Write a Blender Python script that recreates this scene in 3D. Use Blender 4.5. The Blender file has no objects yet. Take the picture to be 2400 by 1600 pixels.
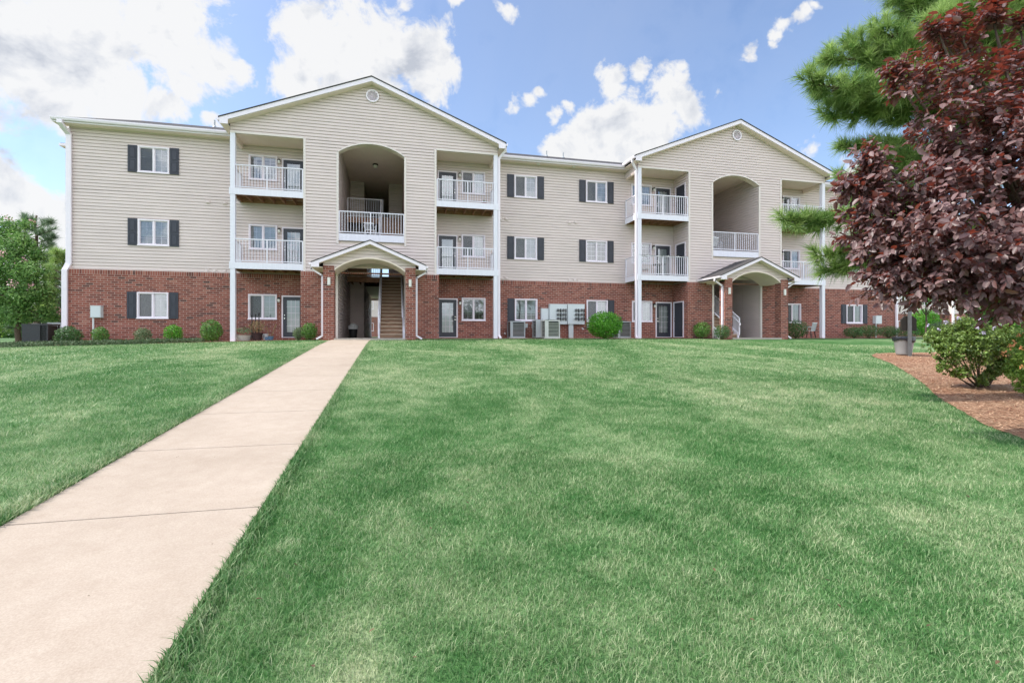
import bpy, math, random
import numpy as np
from mathutils import Vector, Matrix
random.seed(7); RNG = np.random.default_rng(7)
C = bpy.context.scene.collection
R = math.radians
EYE = 0.1                      # eye height above the ground-floor level (Z = 0)
TH = R(13.4); FPX = 1163.0; HZ = 786.7
ST, CT = math.sin(TH), math.cos(TH)

def ray(px, py):
    u = (px - 1200) / FPX; v = (HZ - py) / FPX
    return Vector((ST + u * CT, CT - u * ST, v))
def at(px, py, Y):             # point seen at photo pixel px,py on the real plane y = Y
    d = ray(px, py); return Vector((d.x * Y / d.y, Y, EYE + d.z * Y / d.y))
def deep(px, py, D):           # same, at depth D from the camera
    d = ray(px, py) * D; return Vector((d.x, d.y, EYE + d.z))
def gz(x, y):                  # ground height
    base = -1.5 + 0.0667 * y
    k = 0.12; top = -0.035
    z = -k * math.log(math.exp(-base / k) + math.exp(-top / k)) if base > -3 else base
    if y < -3: z = -1.7
    if x < -2: z -= 0.022 * min(-x - 2, 14) * max(0, min(1, y / 23))
    return z
def ongr(px, py):              # point on the ground seen at a photo pixel
    d = ray(px, py); t = 1.0
    for i in range(60):
        p = d * t; f = (EYE + p.z) - gz(p.x, p.y)
        t += f / max(0.02, (-d.z + 0.0667 * d.y)) * 0.9
    return Vector((d.x * t, d.y * t, gz(d.x * t, d.y * t)))

# ------------------------------------------------------------------ materials
def nmat(name):
    m = bpy.data.materials.new(name); m.use_nodes = True
    nt = m.node_tree; b = nt.nodes['Principled BSDF']
    return m, nt, b
def N(nt, t, **k):
    n = nt.nodes.new(t)
    for a, v in k.items(): setattr(n, a, v)
    return n
def L(nt, a, b): nt.links.new(a, b)
def ramp(nt, fac, stops):
    r = N(nt, 'ShaderNodeValToRGB'); e = r.color_ramp.elements
    while len(e) < len(stops): e.new(0.5)
    for i, (p, c) in enumerate(stops):
        e[i].position = p; e[i].color = (*c, 1)
    if fac is not None: L(nt, fac, r.inputs[0])
    return r
def noise(nt, vec, scale, detail=4, rough=0.6, dist=0):
    n = N(nt, 'ShaderNodeTexNoise'); n.inputs['Scale'].default_value = scale
    n.inputs['Detail'].default_value = detail; n.inputs['Roughness'].default_value = rough
    n.inputs['Distortion'].default_value = dist
    if vec is not None: L(nt, vec, n.inputs['Vector'])
    return n
def pos(nt): return N(nt, 'ShaderNodeNewGeometry').outputs['Position']
def mapping(nt, vec, sc=(1, 1, 1)):
    m = N(nt, 'ShaderNodeMapping'); m.inputs['Scale'].default_value = sc
    L(nt, vec, m.inputs['Vector']); return m.outputs[0]
def bump(nt, b, h, s=0.3, d=0.01):
    n = N(nt, 'ShaderNodeBump'); n.inputs['Strength'].default_value = s; n.inputs['Distance'].default_value = d
    L(nt, h, n.inputs['Height']); L(nt, n.outputs[0], b.inputs['Normal']); return n
def plain(name, col, rough=0.6, var=0.08, sc=3.0, spec=0.5, metal=0.0, stretch=(1, 1, 1), bmp=0.0, tcol=None, transl=0.0):
    m, nt, b = nmat(name)
    n = noise(nt, mapping(nt, pos(nt), stretch), sc, 5)
    c0 = tuple(max(0, c * (1 - var)) for c in col); c1 = tuple(min(1, c * (1 + var)) for c in col)
    r = ramp(nt, n.outputs[0], [(0.3, c0), (0.7, c1)])
    L(nt, r.outputs[0], b.inputs['Base Color'])
    b.inputs['Roughness'].default_value = rough; b.inputs['Metallic'].default_value = metal
    b.inputs['Specular IOR Level'].default_value = spec
    if bmp: bump(nt, b, n.outputs[0], bmp)
    return m
M = {}
M['siding'] = plain('cream_vinyl_siding', (.685, .58, .555), .55, .045, .9, .3, stretch=(1, 1, 3))
M['soffit'] = plain('cream_soffit', (.84, .72, .64), .6, .03, 1.5, .3)
M['trim'] = plain('white_trim_paint', (.84, .765, .835), .45, .03, 2)
M['trim2'] = plain('cream_trim', (.72, .64, .60), .5, .03, 2)
M['white'] = plain('white_deck_paint', (.77, .75, .83), .5, .05, 2.5, stretch=(6, 6, .6))
M['shutter'] = plain('charcoal_shutter_paint', (.036, .038, .055), .5, .08, 4)
M['doorpaint'] = plain('dark_door_paint', (.03, .033, .048), .4, .08, 4)
M['shingle'] = plain('dark_roof_shingle', (.075, .07, .072), .9, .3, 12, .2, bmp=.4)
M['wood'] = plain('weathered_brown_wood', (.34, .19, .12), .8, .35, 5, .2, stretch=(1, 1, 6), bmp=.3)
M['tread'] = plain('brown_stair_wood', (.30, .19, .13), .8, .4, 4, .2, stretch=(.6, 3, 8), bmp=.3)
M['treadlt'] = plain('pale_stair_tread', (.52, .40, .30), .8, .3, 5, .2, stretch=(.6, 3, 8))  # tread wood, paler than the risers
M['metal'] = plain('painted_grey_metal', (.52, .54, .55), .4, .05, 3, .5)
M['metal_lt'] = plain('light_grey_cabinet', (.62, .66, .68), .4, .04, 3)
M['acgrey'] = plain('grey_condenser_paint', (.36, .38, .40), .45, .06, 5)
M['actan'] = plain('beige_condenser_paint', (.60, .60, .56), .45, .06, 5)
M['acdark'] = plain('dark_condenser_coil', (.035, .037, .04), .6, .2, 20)
M['black'] = plain('matte_black', (.02, .02, .022), .5, .1, 6)
M['bronze'] = plain('dark_bronze_fixture', (.03, .024, .02), .4, .1, 6, metal=.5)
M['galv'] = plain('galvanized_steel', (.12, .122, .125), .5, .12, 8, metal=.3)
M['chrome'] = plain('brushed_nickel', (.7, .68, .64), .25, .05, 8, metal=.9)
M['lampglass'] = plain('frosted_lamp_glass', (.75, .73, .68), .3, .03, 6)
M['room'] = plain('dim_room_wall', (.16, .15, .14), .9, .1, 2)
M['blind'] = plain('white_window_blind', (.60, .62, .61), .6, .05, 2)
M['curtain'] = plain('grey_curtain_cloth', (.30, .28, .28), .9, .2, 2, stretch=(14, 14, .3))
M['terracotta'] = plain('terracotta_clay', (.38, .13, .06), .8, .1, 6)
M['bluepot'] = plain('blue_glazed_pot', (.09, .17, .27), .25, .1, 6)
M['stone'] = plain('pale_stone_planter', (.42, .42, .40), .8, .15, 8, bmp=.3)
M['plastic'] = plain('white_plastic', (.72, .73, .75), .4, .03, 6)
M['slab'] = plain('concrete_pad', (.42, .38, .33), .85, .12, 4, .2, bmp=.2)
M['bag'] = plain('black_plastic_bag', (.015, .016, .022), .25, .2, 10)
M['bingrey'] = plain('grey_plastic_bin', (.30, .31, .32), .45, .06, 6)
M['pink'] = plain('pink_blossom', (.72, .42, .45), .6, .15, 5)
M['lilac'] = plain('lilac_blossom', (.62, .55, .75), .6, .1, 5)
M['orange'] = plain('orange_blossom', (.62, .28, .12), .6, .2, 5)
M['red'] = plain('red_enamel', (.42, .03, .02), .4, .1, 5)

def foliage(name, c_dark, c_light, rough=.5, transl=.25, tcol=None, spec=.4, vs=2.5, attr=True):
    m, nt, b = nmat(name)
    n = noise(nt, pos(nt), vs, 3)
    a = N(nt, 'ShaderNodeAttribute', attribute_name='rnd')
    mx = N(nt, 'ShaderNodeMath', operation='ADD')
    s = N(nt, 'ShaderNodeMath', operation='MULTIPLY'); s.inputs[1].default_value = .5
    L(nt, n.outputs[0], s.inputs[0]); L(nt, s.outputs[0], mx.inputs[0])
    s2 = N(nt, 'ShaderNodeMath', operation='MULTIPLY'); s2.inputs[1].default_value = .5
    L(nt, a.outputs['Fac'], s2.inputs[0]); L(nt, s2.outputs[0], mx.inputs[1])
    r = ramp(nt, mx.outputs[0], [(.25, c_dark), (.8, c_light)])
    L(nt, r.outputs[0], b.inputs['Base Color']); b.inputs['Roughness'].default_value = rough
    b.inputs['Specular IOR Level'].default_value = spec
    t = N(nt, 'ShaderNodeBsdfTranslucent')
    if tcol: t.inputs[0].default_value = (*tcol, 1)
    else: L(nt, r.outputs[0], t.inputs[0])
    mix = N(nt, 'ShaderNodeMixShader'); mix.inputs[0].default_value = transl
    L(nt, b.outputs[0], mix.inputs[1]); L(nt, t.outputs[0], mix.inputs[2])
    L(nt, mix.outputs[0], nt.nodes['Material Output'].inputs[0])
    return m
M['redleaf'] = foliage('purple_plum_leaf', (.065, .034, .036), (.27, .175, .17), .42, .25, (.44, .06, .03), .6, 1.5)
M['pine'] = foliage('long_pine_needle', (.08, .20, .035), (.54, .68, .24), .42, .36)
M['pinefar'] = foliage('distant_pine_needle', (.08, .15, .08), (.22, .32, .16), .5, .25)
M['shrub'] = foliage('glossy_shrub_leaf', (.045, .14, .02), (.19, .38, .07), .35, .2)
M['shrubbright'] = foliage('bright_shrub_leaf', (.05, .22, .01), (.20, .50, .05), .35, .25)
M['shrubdark'] = foliage('dark_shrub_leaf', (.035, .10, .025), (.10, .21, .055), .4, .15)
M['shrubdusty'] = foliage('dusty_shrub_leaf', (.10, .16, .07), (.26, .32, .16), .5, .2)
M['myrtle'] = foliage('crape_myrtle_leaf', (.07, .19, .04), (.25, .42, .12), .45, .3)
M['hibiscus'] = foliage('flowering_shrub_leaf', (.08, .11, .0), (.32, .48, .14), .35, .25)
M['lantana'] = foliage('lantana_leaf', (.09, .20, .02), (.30, .42, .08), .4, .3)
M['cover'] = foliage('juniper_ground_cover', (.05, .09, .04), (.15, .21, .10), .6, .15)
M['dry'] = foliage('dry_stalks', (.28, .19, .09), (.50, .36, .20), .7, .2)
M['bark'] = plain('brown_bark', (.11, .08, .06), .9, .35, 12, .2, stretch=(3, 3, .5), bmp=.6)
M['barkdark'] = plain('dark_twig_bark', (.05, .03, .03), .8, .3, 12, .2)

def brickmat(name, soldier=False):
    m, nt, b = nmat(name)
    g = N(nt, 'ShaderNodeNewGeometry'); sp = N(nt, 'ShaderNodeSeparateXYZ'); L(nt, g.outputs['Position'], sp.inputs[0])
    sn = N(nt, 'ShaderNodeSeparateXYZ'); L(nt, g.outputs['True Normal'], sn.inputs[0])
    ab = N(nt, 'ShaderNodeMath', operation='ABSOLUTE'); L(nt, sn.outputs[0], ab.inputs[0])
    gt = N(nt, 'ShaderNodeMath', operation='GREATER_THAN'); gt.inputs[1].default_value = .5; L(nt, ab.outputs[0], gt.inputs[0])
    mx = N(nt, 'ShaderNodeMix'); L(nt, gt.outputs[0], mx.inputs[0]); L(nt, sp.outputs[0], mx.inputs[2]); L(nt, sp.outputs[1], mx.inputs[3])
    cb = N(nt, 'ShaderNodeCombineXYZ')
    if soldier:
        L(nt, sp.outputs[2], cb.inputs[0]); L(nt, mx.outputs[0], cb.inputs[1])
    else:
        L(nt, mx.outputs[0], cb.inputs[0]); L(nt, sp.outputs[2], cb.inputs[1])
    br = N(nt, 'ShaderNodeTexBrick'); L(nt, cb.outputs[0], br.inputs['Vector'])
    br.inputs['Scale'].default_value = 1.0; br.inputs['Brick Width'].default_value = .275 if not soldier else 5.0
    br.inputs['Row Height'].default_value = .0985; br.inputs['Mortar Size'].default_value = .0085
    br.inputs['Mortar Smooth'].default_value = .15; br.inputs['Bias'].default_value = 0.0
    br.inputs['Color1'].default_value = (0, 0, 0, 1); br.inputs['Color2'].default_value = (1, 1, 1, 1)
    br.inputs['Mortar'].default_value = (.5, .5, .5, 1)
    n = noise(nt, g.outputs['Position'], 0.7, 4)
    n2 = noise(nt, g.outputs['Position'], 30, 3)
    br2 = N(nt, 'ShaderNodeTexBrick'); L(nt, cb.outputs[0], br2.inputs['Vector'])
    r = ramp(nt, br.outputs['Color'], [(0.0, (.10, .05, .045)), (.08, (.18, .06, .05)), (.5, (.26, .082, .060)), (.92, (.31, .11, .085)), (1.0, (.36, .16, .12))])
    mm = N(nt, 'ShaderNodeMix', data_type='RGBA', blend_type='MULTIPLY'); mm.inputs[0].default_value = .6
    r2 = ramp(nt, n.outputs[0], [(.3, (.78, .76, .76)), (.7, (1.12, 1.1, 1.1))])
    L(nt, r.outputs[0], mm.inputs[6]); L(nt, r2.outputs[0], mm.inputs[7])
    mo = N(nt, 'ShaderNodeMix', data_type='RGBA'); L(nt, br.outputs['Fac'], mo.inputs[0]); L(nt, mm.outputs[2], mo.inputs[6])
    mo.inputs[7].default_value = (.44, .335, .285, 1)
    L(nt, mo.outputs[2], b.inputs['Base Color']); b.inputs['Roughness'].default_value = .85; b.inputs['Specular IOR Level'].default_value = .2
    inv = N(nt, 'ShaderNodeMath', operation='SUBTRACT'); inv.inputs[0].default_value = 1; L(nt, br.outputs['Fac'], inv.inputs[1])
    ad = N(nt, 'ShaderNodeMath', operation='MULTIPLY_ADD'); L(nt, n2.outputs[0], ad.inputs[0]); ad.inputs[1].default_value = .3; L(nt, inv.outputs[0], ad.inputs[2])
    bump(nt, b, ad.outputs[0], .6, .008)
    return m
M['brick'] = brickmat('red_brick'); M['soldier'] = brickmat('red_brick_soldier_course', True)

def glassmat(name, tint=.35, fixed=0.10):
    m, nt, b = nmat(name)
    nt.nodes.remove(b)
    tr = N(nt, 'ShaderNodeBsdfTransparent'); tr.inputs[0].default_value = (.86, .9, .9, 1)
    gl = N(nt, 'ShaderNodeBsdfGlossy'); gl.inputs['Roughness'].default_value = .02; gl.inputs[0].default_value = (.9, .93, 1, 1)
    n = noise(nt, pos(nt), 1.2, 1); bp = N(nt, 'ShaderNodeBump'); bp.inputs['Strength'].default_value = .08; bp.inputs['Distance'].default_value = .05
    L(nt, n.outputs[0], bp.inputs['Height']); L(nt, bp.outputs[0], gl.inputs['Normal'])
    fr = N(nt, 'ShaderNodeFresnel'); fr.inputs[0].default_value = 1.7
    ad = N(nt, 'ShaderNodeMath', operation='ADD'); ad.inputs[1].default_value = fixed; L(nt, fr.outputs[0], ad.inputs[0])
    mx = N(nt, 'ShaderNodeMixShader'); L(nt, ad.outputs[0], mx.inputs[0]); L(nt, tr.outputs[0], mx.inputs[1]); L(nt, gl.outputs[0], mx.inputs[2])
    L(nt, mx.outputs[0], nt.nodes['Material Output'].inputs[0]); return m
M['glass'] = glassmat('window_glass')
def screenmat():
    m, nt, b = nmat('insect_screen_mesh')
    tr = N(nt, 'ShaderNodeBsdfTransparent'); b.inputs['Base Color'].default_value = (.11, .11, .12, 1); b.inputs['Roughness'].default_value = .8
    w = noise(nt, pos(nt), 400, 0)
    mx = N(nt, 'ShaderNodeMixShader'); mx.inputs[0].default_value = .55
    L(nt, tr.outputs[0], mx.inputs[1]); L(nt, b.outputs[0], mx.inputs[2]); L(nt, mx.outputs[0], nt.nodes['Material Output'].inputs[0]); return m
M['screen'] = screenmat()

def lawnmat():
    m, nt, b = nmat('mown_lawn_soil_and_thatch')
    p = pos(nt)
    n1 = noise(nt, mapping(nt, p, (1, .55, 1)), .32, 5, .62, .6); n2 = noise(nt, p, 2.2, 5, .7); n3 = noise(nt, mapping(nt, p, (1, .8, 1)), 45, 3, .7)
    r1 = ramp(nt, n1.outputs[0], [(.38, (.055, .15, .042)), (.5, (.115, .215, .085)), (.62, (.22, .29, .155))])  # thatch tone darkened, shadow between the blades put into the colour
    r2 = ramp(nt, n2.outputs[0], [(.35, (.62, .78, .62)), (.65, (1.5, 1.25, 1.4))])
    r3 = ramp(nt, n3.outputs[0], [(.3, (.55, .65, .55)), (.7, (1.35, 1.3, 1.3))])
    a = N(nt, 'ShaderNodeMix', data_type='RGBA', blend_type='MULTIPLY'); a.inputs[0].default_value = 1; L(nt, r1.outputs[0], a.inputs[6]); L(nt, r2.outputs[0], a.inputs[7])
    c = N(nt, 'ShaderNodeMix', data_type='RGBA', blend_type='MULTIPLY'); c.inputs[0].default_value = 1; L(nt, a.outputs[2], c.inputs[6]); L(nt, r3.outputs[0], c.inputs[7])
    L(nt, c.outputs[2], b.inputs['Base Color']); b.inputs['Roughness'].default_value = .9; b.inputs['Specular IOR Level'].default_value = .15
    bump(nt, b, n3.outputs[0], .8, .03); return m
M['lawn'] = lawnmat()
def blademat():
    m, nt, b = nmat('grass_blade')
    p = pos(nt)
    n1 = noise(nt, mapping(nt, p, (1, .55, 1)), .32, 5, .62, .6)
    n2 = noise(nt, p, 2.2, 5, .7)
    a = N(nt, 'ShaderNodeAttribute', attribute_name='rnd')
    q1 = N(nt, 'ShaderNodeMath', operation='MULTIPLY'); L(nt, n1.outputs[0], q1.inputs[0]); q1.inputs[1].default_value = .55
    q2 = N(nt, 'ShaderNodeMath', operation='MULTIPLY_ADD'); L(nt, n2.outputs[0], q2.inputs[0]); q2.inputs[1].default_value = .62; L(nt, q1.outputs[0], q2.inputs[2])
    s2 = N(nt, 'ShaderNodeMath', operation='MULTIPLY_ADD'); L(nt, a.outputs['Fac'], s2.inputs[0]); s2.inputs[1].default_value = .36; L(nt, q2.outputs[0], s2.inputs[2])
    r = ramp(nt, s2.outputs[0], [(.57, (.05, .17, .038)), (.69, (.12, .265, .08)), (.82, (.26, .365, .17)), (.98, (.52, .57, .34))])
    L(nt, r.outputs[0], b.inputs['Base Color']); b.inputs['Roughness'].default_value = .5; b.inputs['Specular IOR Level'].default_value = .35
    t = N(nt, 'ShaderNodeBsdfTranslucent'); L(nt, r.outputs[0], t.inputs[0])
    mix = N(nt, 'ShaderNodeMixShader'); mix.inputs[0].default_value = .3
    L(nt, b.outputs[0], mix.inputs[1]); L(nt, t.outputs[0], mix.inputs[2]); L(nt, mix.outputs[0], nt.nodes['Material Output'].inputs[0])
    return m
M['blade'] = blademat()
def mulchmat():
    m, nt, b = nmat('pine_straw_mulch')
    p = pos(nt)
    n1 = noise(nt, p, .9, 5, .65); n2 = noise(nt, mapping(nt, p, (1, .35, 1)), 28, 4, .75, 1.5); n3 = noise(nt, mapping(nt, p, (.4, 1, 1)), 60, 3, .8, 1)
    r1 = ramp(nt, n1.outputs[0], [(.3, (.52, .27, .165)), (.55, (.60, .38, .25)), (.75, (.66, .50, .35))])
    r2 = ramp(nt, n2.outputs[0], [(.3, (.42, .38, .36)), (.55, (1, 1, 1)), (.75, (1.35, 1.35, 1.35))])
    r3 = ramp(nt, n3.outputs[0], [(.35, (.6, .55, .5)), (.65, (1.2, 1.2, 1.2))])
    a = N(nt, 'ShaderNodeMix', data_type='RGBA', blend_type='MULTIPLY'); a.inputs[0].default_value = 1; L(nt, r1.outputs[0], a.inputs[6]); L(nt, r2.outputs[0], a.inputs[7])
    c = N(nt, 'ShaderNodeMix', data_type='RGBA', blend_type='MULTIPLY'); c.inputs[0].default_value = 1; L(nt, a.outputs[2], c.inputs[6]); L(nt, r3.outputs[0], c.inputs[7])
    L(nt, c.outputs[2], b.inputs['Base Color']); b.inputs['Roughness'].default_value = .9; b.inputs['Specular IOR Level'].default_value = .15
    bump(nt, b, n2.outputs[0], 1, .04); return m
M['mulch'] = mulchmat()
def pathmat():
    m, nt, b = nmat('tan_concrete_walk')
    p = pos(nt)
    n1 = noise(nt, p, .8, 6, .6); n2 = noise(nt, p, 90, 3, .7); n3 = noise(nt, p, 6, 5, .7)
    r1 = ramp(nt, n1.outputs[0], [(.3, (.405, .335, .27)), (.7, (.47, .395, .325))])
    r2 = ramp(nt, n2.outputs[0], [(.3, (.86, .84, .82)), (.7, (1.08, 1.08, 1.08))])
    r3 = ramp(nt, n3.outputs[0], [(.3, (.93, .91, .89)), (.65, (1.03, 1.03, 1.03))])
    a = N(nt, 'ShaderNodeMix', data_type='RGBA', blend_type='MULTIPLY'); a.inputs[0].default_value = 1; L(nt, r1.outputs[0], a.inputs[6]); L(nt, r2.outputs[0], a.inputs[7])
    c = N(nt, 'ShaderNodeMix', data_type='RGBA', blend_type='MULTIPLY'); c.inputs[0].default_value = 1; L(nt, a.outputs[2], c.inputs[6]); L(nt, r3.outputs[0], c.inputs[7])
    L(nt, c.outputs[2], b.inputs['Base Color']); b.inputs['Roughness'].default_value = .85; b.inputs['Specular IOR Level'].default_value = .2
    bump(nt, b, n2.outputs[0], .35, .004); return m
M['path'] = pathmat()

# ------------------------------------------------------------------ mesh helpers
class MB:
    def __init__(s): s.v = []; s.f = []
    def quad(s, *p):
        i = len(s.v); s.v += [tuple(q) for q in p]; s.f.append(tuple(range(i, i + len(p))))
    def box(s, x0, x1, y0, y1, z0, z1, mtx=None):
        i = len(s.v)
        P = [(x0, y0, z0), (x1, y0, z0), (x1, y1, z0), (x0, y1, z0), (x0, y0, z1), (x1, y0, z1), (x1, y1, z1), (x0, y1, z1)]
        if mtx is not None: P = [tuple(mtx @ Vector(q)) for q in P]
        s.v += P
        s.f += [tuple(i + k for k in q) for q in ((0, 3, 2, 1), (4, 5, 6, 7), (0, 1, 5, 4), (1, 2, 6, 5), (2, 3, 7, 6), (3, 0, 4, 7))]
    def beam(s, a, b, w, h, up=(0, 0, 1)):
        a, b = Vector(a), Vector(b); d = (b - a).normalized(); u = Vector(up)
        if abs(d.dot(u)) > .99: u = Vector((0, 1, 0))
        r = d.cross(u).normalized() * (w / 2); u = r.cross(d).normalized() * (h / 2)
        i = len(s.v)
        for p in (a, b):
            for q in (-r - u, r - u, r + u, -r + u): s.v.append(tuple(p + q))
        s.f += [tuple(i + k for k in q) for q in ((0, 3, 2, 1), (4, 5, 6, 7), (0, 1, 5, 4), (1, 2, 6, 5), (2, 3, 7, 6), (3, 0, 4, 7))]
    def prism(s, pts, d):       # planar polygon pushed by vector d
        i = len(s.v); n = len(pts); d = Vector(d)
        s.v += [tuple(p) for p in pts] + [tuple(Vector(p) + d) for p in pts]
        s.f.append(tuple(range(i, i + n))); s.f.append(tuple(range(i + 2 * n - 1, i + n - 1, -1)))
        for k in range(n): s.f.append((i + k, i + n + k, i + n + (k + 1) % n, i + (k + 1) % n))
    def tube(s, pts, rad, n=8, cap=True):
        pts = [Vector(p) for p in pts]; rad = rad if hasattr(rad, '__len__') else [rad] * len(pts)
        i0 = len(s.v); prev = None
        for k, p in enumerate(pts):
            d = (pts[min(k + 1, len(pts) - 1)] - pts[max(k - 1, 0)]).normalized()
            if prev is None:
                a = d.cross(Vector((0, 0, 1)) if abs(d.z) < .9 else Vector((1, 0, 0))).normalized()
            else: a = (prev - d * prev.dot(d)).normalized()
            prev = a; b = d.cross(a)
            for j in range(n):
                t = 2 * math.pi * j / n; s.v.append(tuple(p + (a * math.cos(t) + b * math.sin(t)) * rad[k]))
        for k in range(len(pts) - 1):
            for j in range(n):
                s.f.append((i0 + k * n + j, i0 + k * n + (j + 1) % n, i0 + (k + 1) * n + (j + 1) % n, i0 + (k + 1) * n + j))
        if cap:
            s.f.append(tuple(range(i0 + n - 1, i0 - 1, -1))); e = i0 + (len(pts) - 1) * n; s.f.append(tuple(range(e, e + n)))
    def lathe(s, prof, c=(0, 0, 0), n=16):
        i0 = len(s.v)
        for r, z in prof:
            for j in range(n):
                t = 2 * math.pi * j / n; s.v.append((c[0] + r * math.cos(t), c[1] + r * math.sin(t), c[2] + z))
        for k in range(len(prof) - 1):
            for j in range(n): s.f.append((i0 + k * n + j, i0 + k * n + (j + 1) % n, i0 + (k + 1) * n + (j + 1) % n, i0 + (k + 1) * n + j))
    def duct(s, pts, w, d):     # rectangular downspout following a path in the wall plane
        for k in range(len(pts) - 1):
            a, b = Vector(pts[k]), Vector(pts[k + 1]); e = (b - a).normalized() * min(w, d) * .3
            s.beam(a - e, b + e, w, d, (0, -1, 0) if abs((b - a).normalized().y) < .8 else (0, 0, 1))
    def mesh(s, name, mat):
        me = bpy.data.meshes.new(name); me.from_pydata(s.v, [], s.f); me.materials.append(mat); me.update(); return me
    def build(s, name, mat, parent=None, loc=None, smooth=False):
        me = s.mesh(name, mat)
        if smooth: me.polygons.foreach_set('use_smooth', [True] * len(me.polygons))
        return link(name, me, parent, loc)
def link(name, me, parent=None, loc=None, rotz=0.0):
    o = bpy.data.objects.new(name, me); C.objects.link(o)
    if parent is not None: o.parent = parent
    if loc is not None: o.location = loc
    if rotz: o.rotation_euler = (0, 0, rotz)
    return o
def tag(o, label=None, cat=None, group=None, kind=None):
    if label: o['label'] = label
    if cat: o['category'] = cat
    if group: o['group'] = group
    if kind: o['kind'] = kind
    return o
def thing(name, label, cat, loc=(0, 0, 0), group=None, rotz=0.0):
    o = bpy.data.objects.new(name, None); C.objects.link(o); o.location = loc; o.rotation_euler = (0, 0, rotz); o.empty_display_size = .2
    return tag(o, label, cat, group)
def npmesh(name, V, F, mat, rnd=None, smooth=False):
    """V (n,3); F (m,k) faces of k corners; rnd per vertex"""
    me = bpy.data.meshes.new(name); n = len(V); m, k = F.shape
    me.vertices.add(n); me.vertices.foreach_set('co', V.astype(np.float32).ravel())
    me.loops.add(m * k); me.loops.foreach_set('vertex_index', F.astype(np.int32).ravel())
    me.polygons.add(m); me.polygons.foreach_set('loop_start', np.arange(0, m * k, k, dtype=np.int32))
    try: me.polygons.foreach_set('loop_total', np.full(m, k, dtype=np.int32))
    except Exception: pass
    if rnd is not None:
        a = me.attributes.new('rnd', 'FLOAT', 'POINT'); a.data.foreach_set('value', rnd.astype(np.float32))
    me.materials.append(mat); me.update(calc_edges=True)
    if smooth: me.polygons.foreach_set('use_smooth', np.ones(m, dtype=bool))
    return me
def unit(a): return a / np.maximum(np.linalg.norm(a, axis=1, keepdims=True), 1e-9)

def sph(n): return unit(RNG.normal(size=(n, 3)))
def leaves(P, D, size, width=.5, up=None, fold=.25, jit=.25, curl=.15):
    """oval folded leaves: P base points, D direction; returns V,F,rnd"""
    n = len(P); D = unit(D); up = unit(up if up is not None else RNG.normal(size=(n, 3)))
    S = unit(np.cross(D, up) + 1e-6); U = np.cross(S, D)
    L_ = (size * (1 + jit * RNG.uniform(-1, 1, n)))[:, None] if np.isscalar(size) else size[:, None]
    W = L_ * width * .5
    b = P; t = P + D * L_ - U * L_ * curl
    l1 = P + D * L_ * .3 - S * W * .85 + U * W * fold; l2 = P + D * L_ * .68 - S * W * .75 + U * W * fold - U * L_ * curl * .4
    r1 = P + D * L_ * .3 + S * W * .85 + U * W * fold; r2 = P + D * L_ * .68 + S * W * .75 + U * W * fold - U * L_ * curl * .4
    V = np.stack([b, l1, l2, t, r2, r1], 1).reshape(-1, 3)
    i = (np.arange(n) * 6)[:, None]
    F = np.concatenate([i + np.array([0, 3, 2, 1]), i + np.array([0, 5, 4, 3])], 0)
    rnd = np.repeat(RNG.uniform(0, 1, n), 6)
    return V, F, rnd
def needles(P, D, length, wid):
    n = len(P); D = unit(D); S = unit(np.cross(D, RNG.normal(size=(n, 3))))
    ln = (length * RNG.uniform(.7, 1.15, n))[:, None]
    droop = np.zeros((n, 3)); droop[:, 2] = -1
    V = np.stack([P - S * wid / 2, P + S * wid / 2, P + D * ln + droop * ln * .12], 1).reshape(-1, 3)
    F = np.arange(n * 3).reshape(n, 3)
    return V, F, np.repeat(RNG.uniform(0, 1, n), 3)

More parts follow.
